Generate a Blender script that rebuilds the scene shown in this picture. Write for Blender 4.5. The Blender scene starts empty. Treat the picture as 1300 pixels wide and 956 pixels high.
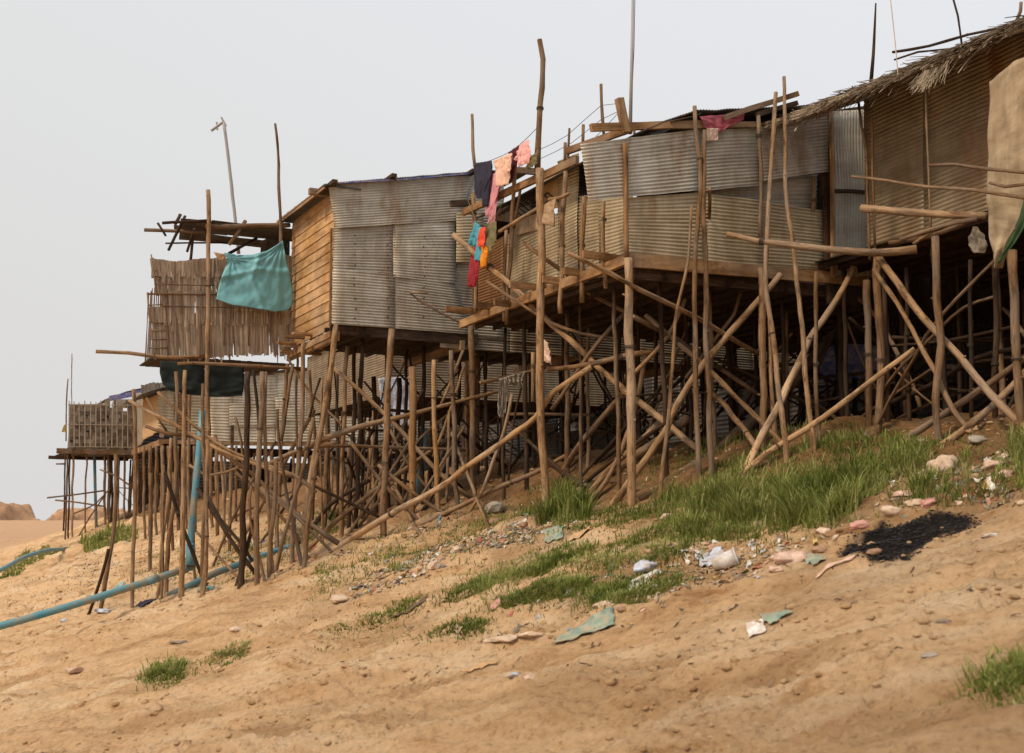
import bpy, bmesh, math, random
import numpy as np
from mathutils import Vector, Matrix, noise as mnoise

random.seed(7)
rng = np.random.default_rng(7)
scene = bpy.context.scene
COL = scene.collection

# ------------------------------------------------------------------ camera, sky, sun, exposure
F = 1500.0
HOR = 667.0
PITCH = math.atan((HOR - 433.0) / F)
cam_d = bpy.data.cameras.new('camera')
cam = bpy.data.objects.new('camera', cam_d)
COL.objects.link(cam)
cam.location = (0, 0, 0)
cam.rotation_euler = (math.pi / 2 + PITCH, 0, 0)
cam_d.sensor_width = 36.0
cam_d.lens = F / 1300.0 * 36.0
cam_d.shift_y = -(478.0 - 433.0) / 1300.0
cam_d.clip_start = 0.1
cam_d.clip_end = 3000
cam_d.dof.use_dof = True
cam_d.dof.focus_distance = 29.0
cam_d.dof.aperture_fstop = 1.8
scene.camera = cam

world = bpy.data.worlds.new('World')
scene.world = world
world.use_nodes = True
wn = world.node_tree
wn.nodes.clear()
SUN_ELEV, SUN_ROT = math.radians(48), math.radians(-132)   # from the left, a little behind the camera
sky = wn.nodes.new('ShaderNodeTexSky')
sky.sky_type = 'NISHITA'
sky.sun_disc = False
sky.sun_elevation = SUN_ELEV
sky.sun_rotation = SUN_ROT
sky.air_density = 1.5
sky.dust_density = 6.0
skm = wn.nodes.new('ShaderNodeVectorMath'); skm.operation = 'SCALE'; skm.inputs['Scale'].default_value = 0.09
geo = wn.nodes.new('ShaderNodeTexCoord')
sep = wn.nodes.new('ShaderNodeSeparateXYZ')
rampw = wn.nodes.new('ShaderNodeValToRGB')
mathx = wn.nodes.new('ShaderNodeMath'); mathx.operation = 'MULTIPLY_ADD'
mathx.inputs[1].default_value = 0.35
e = rampw.color_ramp.elements
e[0].position = 0.0; e[0].color = (0.73, 0.72, 0.71, 1)
e[1].position = 0.62; e[1].color = (0.82, 0.84, 0.88, 1)
k = e.new(0.25); k.color = (0.775, 0.775, 0.775, 1)
mixw = wn.nodes.new('ShaderNodeMix'); mixw.data_type = 'RGBA'; mixw.inputs['Factor'].default_value = 0.93
bg = wn.nodes.new('ShaderNodeBackground'); bg.inputs['Strength'].default_value = 1.0
outw = wn.nodes.new('ShaderNodeOutputWorld')
L = wn.links.new
L(geo.outputs['Generated'], sep.inputs[0])
L(sep.outputs['X'], mathx.inputs[0])
L(sep.outputs['Z'], mathx.inputs[2])
L(mathx.outputs[0], rampw.inputs[0])
L(sky.outputs[0], skm.inputs[0])
L(skm.outputs[0], mixw.inputs['A'])
L(rampw.outputs[0], mixw.inputs['B'])
L(mixw.outputs['Result'], bg.inputs['Color'])
L(bg.outputs[0], outw.inputs[0])

sun_d = bpy.data.lights.new('sun', 'SUN')
sun = bpy.data.objects.new('sun', sun_d)
COL.objects.link(sun)
sun_d.energy = 2.6
sun_d.angle = math.radians(11)
sun_d.color = (1.0, 0.82, 0.60)
_az = SUN_ROT
sdir = Vector((math.sin(_az) * math.cos(SUN_ELEV), math.cos(_az) * math.cos(SUN_ELEV), math.sin(SUN_ELEV)))
sun.rotation_euler = sdir.to_track_quat('Z', 'Y').to_euler()

scene.view_settings.view_transform = 'Standard'
scene.view_settings.look = 'None'
scene.view_settings.exposure = 0.05
scene.view_settings.gamma = 1.0
scene.render.engine = 'CYCLES'
scene.cycles.max_bounces = 6
scene.cycles.diffuse_bounces = 3
scene.cycles.use_denoising = True

# ------------------------------------------------------------------ bank axes, terrain, pixel helpers
NX, NY = 0.8896, 0.4567          # inland direction
DX, DY = -0.4567, 0.8896         # along the bank, away from the viewer
NV = Vector((NX, NY, 0)); DV = Vector((DX, DY, 0)); ZV = Vector((0, 0, 1))


def vnoise(x, y, seed=0):
    xi = np.floor(x).astype(np.int64); yi = np.floor(y).astype(np.int64)
    xf = x - xi; yf = y - yi
    u = xf * xf * (3 - 2 * xf); v = yf * yf * (3 - 2 * yf)

    def h(a, b):
        n = (a * 374761393 + b * 668265263 + seed * 1442695041) & 0xffffffff
        n = ((n ^ (n >> 13)) * 1274126177) & 0xffffffff
        return ((n ^ (n >> 16)) & 0xffff) / 65535.0
    return (h(xi, yi) * (1 - u) + h(xi + 1, yi) * u) * (1 - v) + (h(xi, yi + 1) * (1 - u) + h(xi + 1, yi + 1) * u) * v - 0.5


def fbm(x, y, octv=4, seed=0):
    s = 0; a = 1.0
    for i in range(octv):
        s = s + a * vnoise(x * (2 ** i), y * (2 ** i), seed + i * 17)
        a *= 0.5
    return s


def sstep(a, b, t):
    t = np.clip((t - a) / (b - a), 0, 1)
    return t * t * (3 - 2 * t)


def terr(X, Y, detail=True):
    X = np.asarray(X, dtype=float); Y = np.asarray(Y, dtype=float)
    u = NX * X + NY * Y
    v = DX * X + DY * Y
    z = 0.45 + 0.35 * (u - 12.4)
    # level road behind the houses, river flat below
    z = np.where(u > 15.6, 1.57 + 0.55 * (1 - np.exp(-(u - 15.6) * 0.63)), z)
    z = np.where(u < -2, -4.59 - 1.2 * (1 - np.exp((u + 2) * 0.29)), z)
    far = sstep(84, 100, v)
    z = z * (1 - far) + (-1.0 + 1.7 * sstep(105, 160, Y)) * far
    if detail:
        w = (1 - 0.8 * far)
        z = z + w * (0.34 * fbm(X * 0.22, Y * 0.22, 3, 3) + 0.20 * fbm(u * 0.35, v * 1.1, 3, 11))
        # streaks of slipped and washed clay
        p = 0.928 * X - 0.371 * Y; q = 0.371 * X + 0.928 * Y
        z = z + w * (0.22 * fbm(p * 0.35, q * 1.5, 4, 29) + 0.16 * np.abs(fbm(p * 0.7, q * 2.6, 4, 47)))
        R_ = np.hypot(X, Y)
        near = np.clip(1 - (R_ - 60) / 60, 0, 1) * (R_ > 7)
        z = z + near * (0.10 * fbm(p * 1.7, q * 4.2, 5, 71) + 0.05 * fbm(X * 11, Y * 11, 4, 91) * (0.35 + 1.2 * sstep(-.2, .4, fbm(X * .7, Y * .7, 3, 92))))
    return z


def ray(px, py):
    xc = (px - 650.0) / F; yc = (433.0 - py) / F
    Yd = math.cos(PITCH) - yc * math.sin(PITCH)
    Zd = math.sin(PITCH) + yc * math.cos(PITCH)
    return xc / Yd, Zd / Yd


def hit(px, py, spec):
    """the point of a sight line on a stated real surface: the ground, a wall line of a house, or a depth in metres"""
    x, s = ray(px, py)
    if spec == 'g':
        ys = np.concatenate([np.arange(4, 40, 0.05), np.arange(40, 200, 0.25)])
        d = s * ys - terr(x * ys, ys)
        idx = np.where(d < 0)[0]
        Y = ys[idx[0]] if len(idx) else 999.0
        Y = min(Y, max(17.6 / (NX * x + NY), 5.0)) if Y < 80 or Y > 900 else Y
    elif isinstance(spec, tuple):
        if spec[0] == 'v':
            Y = spec[1] / (DX * x + DY)
        else:
            Y = spec[1] / (NX * x + NY)
    else:
        Y = spec
    return Vector((x * Y, Y, s * Y))


def inpoly(x, y, poly):
    c = np.zeros(x.shape, bool); n = len(poly); j = n - 1
    for i in range(n):
        xi, yi = poly[i]; xj, yj = poly[j]
        m = ((yi > y) != (yj > y)) & (x < (xj - xi) * (y - yi) / ((yj - yi) + 1e-9) + xi)
        c ^= m; j = i
    return c


ASH = [(1062, 706), (1085, 686), (1120, 670), (1150, 664), (1200, 658), (1240, 656), (1238, 668), (1190, 680), (1165, 700), (1140, 712), (1105, 714)]


def UV(u, v, z):
    return Vector((NX * u + DX * v, NY * u + DY * v, z))


# ------------------------------------------------------------------ materials
def newmat(name):
    m = bpy.data.materials.new(name); m.use_nodes = True
    nt = m.node_tree
    b = nt.nodes['Principled BSDF']
    return m, nt, b


def ramp(nt, stops):
    r = nt.nodes.new('ShaderNodeValToRGB')
    el = r.color_ramp.elements
    el[0].position = stops[0][0]; el[0].color = (*stops[0][1], 1)
    el[1].position = stops[-1][0]; el[1].color = (*stops[-1][1], 1)
    for p, c in stops[1:-1]:
        q = el.new(p); q.color = (*c, 1)
    return r


def noise_node(nt, vec, scale, detail=4, rough=0.6, out='Fac'):
    n = nt.nodes.new('ShaderNodeTexNoise')
    n.inputs['Scale'].default_value = scale; n.inputs['Detail'].default_value = detail
    n.inputs['Roughness'].default_value = rough
    nt.links.new(vec, n.inputs['Vector'])
    return n.outputs[out]


def mapping(nt, src, sc):
    m = nt.nodes.new('ShaderNodeMapping'); m.inputs['Scale'].default_value = sc
    nt.links.new(src, m.inputs['Vector'])
    return m.outputs[0]


def mixc(nt, f, a, b, mode='MIX'):
    m = nt.nodes.new('ShaderNodeMix'); m.data_type = 'RGBA'; m.blend_type = mode
    for k_, s in (('Factor', f), ('A', a), ('B', b)):
        if isinstance(s, (float, int)):
            m.inputs[k_].default_value = s if k_ == 'Factor' else (s, s, s, 1)
        elif isinstance(s, tuple):
            m.inputs[k_].default_value = (*s, 1)
        else:
            nt.links.new(s, m.inputs[k_])
    return m.outputs['Result']


def attr(nt, name):
    a = nt.nodes.new('ShaderNodeAttribute'); a.attribute_name = name
    return a.outputs['Fac']


def bump(nt, b, h, strength=0.3, dist=0.02):
    bn = nt.nodes.new('ShaderNodeBump'); bn.inputs['Strength'].default_value = strength
    bn.inputs['Distance'].default_value = dist
    nt.links.new(h, bn.inputs['Height']); nt.links.new(bn.outputs[0], b.inputs['Normal'])


def uvout(nt):
    t = nt.nodes.new('ShaderNodeUVMap')
    return t.outputs[0]


def objout(nt):
    return nt.nodes.new('ShaderNodeNewGeometry').outputs['Position']


def wood(name, dark, mid, light, rough=0.85, streak=(14, 1.2, 1), patch=0.46):
    m, nt, b = newmat(name)
    uv = uvout(nt)
    mp = mapping(nt, uv, streak)
    n1 = noise_node(nt, mp, 2.2, 6, 0.65)
    pos = objout(nt)
    n2 = noise_node(nt, pos, 1.3, 3, 0.6)
    r = ramp(nt, [(0.30, dark), (0.5, mid), (0.72, light)])
    nt.links.new(n1, r.inputs[0])
    r2 = ramp(nt, [(0.3, (0.62, 0.55, 0.48)), (0.7, (1.15, 1.1, 1.05))])
    nt.links.new(n2, r2.inputs[0])
    c = mixc(nt, 1.0, r.outputs[0], r2.outputs[0], 'MULTIPLY')
    oi = nt.nodes.new('ShaderNodeObjectInfo')
    r3 = ramp(nt, [(0.0, (0.66, 0.60, 0.55)), (0.5, (1.0, 0.95, 0.88)), (1.0, (1.22, 1.2, 1.18))])
    nt.links.new(oi.outputs['Random'], r3.inputs[0])
    c = mixc(nt, 1.0, c, r3.outputs[0], 'MULTIPLY')
    r4 = ramp(nt, [(0.0, (0.8, 0.8, 0.8)), (1.0, (1.15, 1.15, 1.15))])
    nt.links.new(attr(nt, 'rnd'), r4.inputs[0])
    c = mixc(nt, 1.0, c, r4.outputs[0], 'MULTIPLY')
    # bark left on in patches, knots and dark splits
    n5 = noise_node(nt, mapping(nt, uv, (2.2, 1.6, 1)), 1.0, 5, 0.75)
    r5 = ramp(nt, [(0.52, (0, 0, 0)), (0.60, (1, 1, 1))]); nt.links.new(n5, r5.inputs[0])
    c = mixc(nt, r5.outputs[0], c, mixc(nt, 1.0, c, (patch, patch * .88, patch * .8), 'MULTIPLY'))
    n6 = noise_node(nt, pos, 0.7, 2, 0.5)
    r6 = ramp(nt, [(0.45, (0, 0, 0)), (0.62, (0.28, 0.28, 0.28))]); nt.links.new(n6, r6.inputs[0])
    c = mixc(nt, r6.outputs[0], c, mixc(nt, 0.75, c, tuple(sum(light) / 3 * k_ for k_ in (1.04, 0.98, 0.88))))
    nt.links.new(c, b.inputs['Base Color'])
    b.inputs['Roughness'].default_value = rough
    b.inputs['Specular IOR Level'].default_value = 0.2
    ad = nt.nodes.new('ShaderNodeMath'); ad.operation = 'ADD'
    nt.links.new(n1, ad.inputs[0]); nt.links.new(n5, ad.inputs[1])
    bump(nt, b, ad.outputs[0], 0.9, 0.018)
    return m


M = {}
M['pole'] = wood('weathered_pole', (0.10, 0.058, 0.030), (0.30, 0.195, 0.108), (0.50, 0.37, 0.235))
M['pole_pale'] = wood('pale_pole', (0.17, 0.105, 0.055), (0.42, 0.29, 0.17), (0.58, 0.44, 0.29))
M['rope'] = None
M['pole_grey'] = wood('grey_pole', (0.08, 0.05, 0.03), (0.24, 0.16, 0.095), (0.42, 0.30, 0.19))
M['pole_dark'] = wood('dark_pole', (0.022, 0.013, 0.008), (0.065, 0.04, 0.024), (0.13, 0.085, 0.05))  # dark wood; also paints the shade among poles under the floors
M['timber'] = wood('sawn_timber', (0.12, 0.068, 0.032), (0.31, 0.195, 0.10), (0.45, 0.31, 0.175), streak=(3, 0.5, 1), patch=0.72)
M['plank'] = wood('golden_plank', (0.22, 0.13, 0.058), (0.42, 0.27, 0.13), (0.54, 0.37, 0.205), streak=(4, 0.45, 1), patch=0.9)
M['floor_wood'] = wood('shade_darkened_board', (0.022, 0.014, 0.009), (0.055, 0.035, 0.022), (0.10, 0.065, 0.04), streak=(4, 0.5, 1))  # darkened to paint in the shade beneath floors and indoors


def metal(name, base, light, dark, rust=0.25, rustcol=(0.23, 0.11, 0.045), rough=0.55, metallic=0.25):
    m, nt, b = newmat(name)
    uv = uvout(nt); pos = objout(nt)
    n1 = noise_node(nt, mapping(nt, uv, (1.0, 3.5, 1)), 1.0, 6, 0.7)
    r = ramp(nt, [(0.3, dark), (0.5, base), (0.72, light)])
    nt.links.new(n1, r.inputs[0])
    n2 = noise_node(nt, mapping(nt, pos, (1, 1, 0.35)), 0.9, 6, 0.72)
    rr = ramp(nt, [(0.62 - rust * 0.45, (0, 0, 0)), (0.80 - rust * 0.3, (1, 1, 1))])
    nt.links.new(n2, rr.inputs[0])
    c = mixc(nt, rr.outputs[0], r.outputs[0], rustcol)
    # sheet joints and run-off streaks, fixed to the sheet
    n3 = noise_node(nt, mapping(nt, uv, (2.2, 0.35, 1)), 1.0, 5, 0.7)
    r3 = ramp(nt, [(0.36, (0.78, 0.74, 0.68)), (0.6, (1.05, 1.05, 1.05))])
    nt.links.new(n3, r3.inputs[0])
    c = mixc(nt, 1.0, c, r3.outputs[0], 'MULTIPLY')
    oi = nt.nodes.new('ShaderNodeObjectInfo')
    r4 = ramp(nt, [(0.0, (0.84, 0.82, 0.79)), (1.0, (1.1, 1.1, 1.08))])
    nt.links.new(oi.outputs['Random'], r4.inputs[0])
    c = mixc(nt, 1.0, c, r4.outputs[0], 'MULTIPLY')
    nt.links.new(c, b.inputs['Base Color'])
    b.inputs['Metallic'].default_value = metallic
    b.inputs['Roughness'].default_value = rough
    bump(nt, b, n2, 0.15, 0.02)
    return m


M['metal'] = metal('weathered_iron_sheet', (0.44, 0.415, 0.36), (0.54, 0.515, 0.455), (0.32, 0.285, 0.235), 0.14)
M['metal_tan'] = metal('tan_iron_sheet', (0.42, 0.35, 0.235), (0.52, 0.44, 0.32), (0.29, 0.225, 0.14), 0.2)
M['metal_brown'] = metal('brown_iron_sheet', (0.235, 0.185, 0.12), (0.31, 0.25, 0.17), (0.15, 0.11, 0.07), 0.2)
M['metal_pale'] = metal('pale_iron_sheet', (0.64, 0.57, 0.45), (0.74, 0.69, 0.57), (0.46, 0.39, 0.28), 0.1)
M['metal_rust'] = metal('rusty_iron_sheet', (0.27, 0.14, 0.055), (0.36, 0.22, 0.10), (0.14, 0.07, 0.03), 0.55)
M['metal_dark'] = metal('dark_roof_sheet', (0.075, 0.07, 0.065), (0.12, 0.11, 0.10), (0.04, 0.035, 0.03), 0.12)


DIRTY = ('white_plastic', 'pale_blue_plastic', 'faded_pink_plastic', 'rose_plastic', 'dusty_cream_plastic', 'teal_rag', 'blue_plastic', 'cyan_plastic', 'yellow_plastic', 'red_plastic', 'cardboard')


def simple(name, col, var=0.25, scale=6.0, rough=0.8, trans=0.0, bumpy=0.3):
    m, nt, b = newmat(name)
    n = noise_node(nt, objout(nt), scale, 5, 0.6)
    lo = tuple(c * (1 - var) for c in col); hi = tuple(min(1, c * (1 + var)) for c in col)
    r = ramp(nt, [(0.3, lo), (0.7, hi)])
    nt.links.new(n, r.inputs[0])
    nt.links.new(r.outputs[0], b.inputs['Base Color'])
    if name in DIRTY:
        nd = noise_node(nt, objout(nt), 7.0, 6, 0.75)
        rd = ramp(nt, [(0.42, (0, 0, 0)), (0.66, (1, 1, 1))]); nt.links.new(nd, rd.inputs[0])
        nt.links.new(mixc(nt, rd.outputs[0], r.outputs[0], (0.42, 0.29, 0.175)), b.inputs['Base Color'])
    b.inputs['Roughness'].default_value = rough
    if trans:
        # thin cloth and plastic let some light through
        t = nt.nodes.new('ShaderNodeBsdfTranslucent'); nt.links.new(r.outputs[0], t.inputs['Color'])
        mx = nt.nodes.new('ShaderNodeMixShader'); mx.inputs[0].default_value = trans
        o = nt.nodes['Material Output']
        nt.links.new(b.outputs[0], mx.inputs[1]); nt.links.new(t.outputs[0], mx.inputs[2]); nt.links.new(mx.outputs[0], o.inputs[0])
    if bumpy:
        bump(nt, b, n, bumpy, 0.02)
    return m


def tint(name, lo, mid, hi, rough=0.9, trans=0.0):
    """colour picked per strip or blade from the mesh's own random value"""
    m, nt, b = newmat(name)
    r = ramp(nt, [(0.0, lo), (0.5, mid), (1.0, hi)])
    nt.links.new(attr(nt, 'rnd'), r.inputs[0])
    n = noise_node(nt, objout(nt), 1.1, 4, 0.6)
    r2 = ramp(nt, [(0.3, (0.68, 0.66, 0.64)), (0.7, (1.12, 1.12, 1.12))]); nt.links.new(n, r2.inputs[0])
    c = mixc(nt, 1.0, r.outputs[0], r2.outputs[0], 'MULTIPLY')
    nt.links.new(c, b.inputs['Base Color'])
    b.inputs['Roughness'].default_value = rough
    b.inputs['Specular IOR Level'].default_value = 0.15
    if trans:
        t = nt.nodes.new('ShaderNodeBsdfTranslucent'); nt.links.new(c, t.inputs['Color'])
        mx = nt.nodes.new('ShaderNodeMixShader'); mx.inputs[0].default_value = trans
        o = nt.nodes['Material Output']
        nt.links.new(b.outputs[0], mx.inputs[1]); nt.links.new(t.outputs[0], mx.inputs[2]); nt.links.new(mx.outputs[0], o.inputs[0])
    return m


M['leafwall'] = tint('dry_palm_leaf', (0.20, 0.135, 0.09), (0.35, 0.265, 0.19), (0.50, 0.41, 0.31))
M['leafwall_old'] = tint('old_palm_leaf', (0.13, 0.10, 0.075), (0.24, 0.195, 0.15), (0.36, 0.31, 0.25))
M['leaf_light'] = simple('bleached_cane', (0.36, 0.285, 0.205), 0.2, 3, 0.9)
M['straw'] = tint('roof_straw', (0.10, 0.07, 0.045), (0.26, 0.195, 0.13), (0.55, 0.48, 0.38))
M['grass'] = tint('grass_blade', (0.10, 0.14, 0.025), (0.24, 0.28, 0.065), (0.48, 0.46, 0.19), 0.7, 0.35)
M['drygrass'] = tint('dry_grass_blade', (0.16, 0.12, 0.05), (0.26, 0.22, 0.09), (0.36, 0.33, 0.15), 0.8, 0.2)
M['tarp'] = simple('teal_tarpaulin', (0.15, 0.39, 0.44), 0.22, 2.2, 0.5, 0.12, 0.1)
M['green_tarp'] = simple('dark_green_net', (0.005, 0.012, 0.010), 0.4, 3, 0.8)
M['green_cloth'] = simple('green_plastic', (0.035, 0.085, 0.03), 0.3, 4, 0.5)
M['sack'] = metal('sackcloth', (0.38, 0.30, 0.205), (0.50, 0.42, 0.31), (0.21, 0.155, 0.10), 0.16, (0.20, 0.135, 0.08), 0.95, 0.0)
M['pvc'] = None
M['twigwood'] = simple('old_bark', (0.17, 0.115, 0.07), 0.4, 9, 0.9)
M['white'] = simple('white_plastic', (0.72, 0.71, 0.70), 0.12, 8, 0.5, 0.1)
M['bluewhite'] = simple('pale_blue_plastic', (0.55, 0.62, 0.76), 0.2, 12, 0.45, 0.1)
M['pink'] = simple('faded_pink_plastic', (0.62, 0.42, 0.34), 0.3, 10, 0.6)
M['pinkred'] = simple('rose_plastic', (0.60, 0.27, 0.25), 0.25, 10, 0.6)
M['cream'] = simple('dusty_cream_plastic', (0.58, 0.44, 0.33), 0.3, 10, 0.7)
M['teal'] = simple('teal_rag', (0.19, 0.29, 0.235), 0.35, 8, 0.8)
M['blue'] = simple('blue_plastic', (0.03, 0.09, 0.40), 0.3, 8, 0.4)
M['cyan'] = simple('cyan_plastic', (0.09, 0.36, 0.42), 0.3, 8, 0.45)
M['yellow'] = simple('yellow_plastic', (0.52, 0.36, 0.06), 0.3, 8, 0.5)
M['red'] = simple('red_plastic', (0.42, 0.09, 0.06), 0.3, 8, 0.5)
M['card'] = simple('cardboard', (0.50, 0.31, 0.15), 0.25, 6, 0.9)
M['greyrag'] = simple('grey_rag', (0.25, 0.21, 0.16), 0.35, 6, 0.95)
M['brownrag'] = simple('brown_rag', (0.36, 0.25, 0.15), 0.3, 6, 0.95)
M['navy'] = simple('navy_cotton', (0.022, 0.020, 0.042), 0.3, 6, 0.95)
M['maroon'] = simple('maroon_cotton', (0.10, 0.014, 0.026), 0.3, 6, 0.95, 0.1)
M['darkred'] = simple('wine_red_cotton', (0.36, 0.03, 0.045), 0.3, 6, 0.9, 0.2)
M['peach'] = simple('peach_cotton', (0.90, 0.60, 0.47), 0.1, 6, 0.9, 0.25)
M['pinkshirt'] = simple('pink_cotton', (0.90, 0.52, 0.50), 0.12, 6, 0.9, 0.25)
M['rose'] = simple('rose_trousers', (0.72, 0.33, 0.38), 0.15, 6, 0.9, 0.2)
M['coral'] = simple('coral_cotton', (0.85, 0.11, 0.05), 0.12, 6, 0.9, 0.25)
M['sky_shirt'] = simple('light_blue_cotton', (0.10, 0.42, 0.55), 0.2, 6, 0.9, 0.25)
M['orange'] = simple('orange_cotton', (0.85, 0.32, 0.02), 0.15, 6, 0.9, 0.25)
M['olive'] = simple('olive_cotton', (0.20, 0.17, 0.085), 0.25, 6, 0.95, 0.15)
M['rock'] = simple('grey_stone', (0.30, 0.26, 0.21), 0.3, 6, 0.95, 0, 0.6)
M['brownrock'] = simple('brown_stone', (0.30, 0.18, 0.11), 0.3, 6, 0.95, 0, 0.6)
M['ash'] = simple('burnt_ash', (0.014, 0.011, 0.012), 0.6, 9, 0.95, 0, 0.8)
M['rope'] = simple('dark_rope', (0.07, 0.05, 0.035), 0.4, 20, 0.9)
M['wire'] = simple('dull_wire', (0.12, 0.11, 0.10), 0.1, 2, 0.7, 0, 0)
M['alu'] = simple('dull_aluminium', (0.30, 0.29, 0.28), 0.1, 2, 0.5, 0, 0)
M['magenta'] = simple('dusty_magenta_sheet', (0.33, 0.07, 0.10), 0.3, 4, 0.7, 0.1)


def pvc():
    m, nt, b = newmat('blue_pvc')
    pos = objout(nt)
    n = noise_node(nt, pos, 2.2, 6, 0.7)
    r = ramp(nt, [(0.36, (0.055, 0.24, 0.33)), (0.50, (0.12, 0.255, 0.29)), (0.60, (0.28, 0.235, 0.165))])
    nt.links.new(n, r.inputs[0]); nt.links.new(r.outputs[0], b.inputs['Base Color'])
    b.inputs['Roughness'].default_value = 0.55
    return m


M['pvc'] = pvc()


def ground_mat():
    m, nt, b = newmat('sandy_clay')
    pos = objout(nt)
    # axes turned to the bank: x inland, y along it
    mp = nt.nodes.new('ShaderNodeMapping'); mp.vector_type = 'POINT'
    mp.inputs['Rotation'].default_value = (0, 0, 0.38)
    nt.links.new(pos, mp.inputs['Vector'])
    st = mapping(nt, mp.outputs[0], (0.45, 1.9, 1))
    n1 = noise_node(nt, st, 0.8, 8, 0.68)
    n2 = noise_node(nt, pos, 11.0, 10, 0.78)
    n3 = noise_node(nt, st, 2.6, 6, 0.7)
    r = ramp(nt, [(0.28, (0.40, 0.225, 0.105)), (0.38, (0.62, 0.385, 0.20)), (0.52, (0.76, 0.51, 0.29)), (0.72, (0.84, 0.65, 0.44))])
    nt.links.new(n1, r.inputs[0])
    r2 = ramp(nt, [(0.34, (0.58, 0.52, 0.46)), (0.46, (0.97, 0.96, 0.95)), (0.66, (1.15, 1.15, 1.15))])
    nt.links.new(n2, r2.inputs[0])
    c = mixc(nt, 1.0, r.outputs[0], r2.outputs[0], 'MULTIPLY')
    r3 = ramp(nt, [(0.56, (0, 0, 0)), (0.68, (1, 1, 1))])
    nt.links.new(n3, r3.inputs[0])
    c = mixc(nt, r3.outputs[0], c, mixc(nt, 1.0, c, (0.74, 0.64, 0.54), 'MULTIPLY'))
    # shade painted under the houses, dirt patches (vertex mask) and orange river sand far off
    c = mixc(nt, attr(nt, 'shade_dirt'), c, mixc(nt, 1.0, c, (0.30, 0.235, 0.17), 'MULTIPLY'))
    c = mixc(nt, attr(nt, 'burnt'), c, (0.02, 0.016, 0.014))
    c = mixc(nt, attr(nt, 'farsand'), c, mixc(nt, n1, (0.44, 0.26, 0.14), (0.64, 0.42, 0.26)))
    nt.links.new(c, b.inputs['Base Color'])
    b.inputs['Roughness'].default_value = 0.95
    b.inputs['Specular IOR Level'].default_value = 0.1
    ad = nt.nodes.new('ShaderNodeMath'); ad.operation = 'ADD'
    nt.links.new(n2, ad.inputs[0]); nt.links.new(n3, ad.inputs[1])
    bump(nt, b, ad.outputs[0], 1.0, 0.10)
    return m


M['ground'] = ground_mat()
M['mound'] = simple('orange_sand_heap', (0.38, 0.22, 0.12), 0.4, 0.6, 0.95, 0, 0.6)

# ------------------------------------------------------------------ object helpers


def tag(o, label=None, cat=None, group=None, kind=None):
    if label: o['label'] = label
    if cat: o['category'] = cat
    if group: o['group'] = group
    if kind: o['kind'] = kind
    return o


def empty(name, loc, label=None, cat=None, group=None):
    o = bpy.data.objects.new(name, None); COL.objects.link(o); o.location = loc
    o.empty_display_size = 0.3
    return tag(o, label, cat, group)


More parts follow.
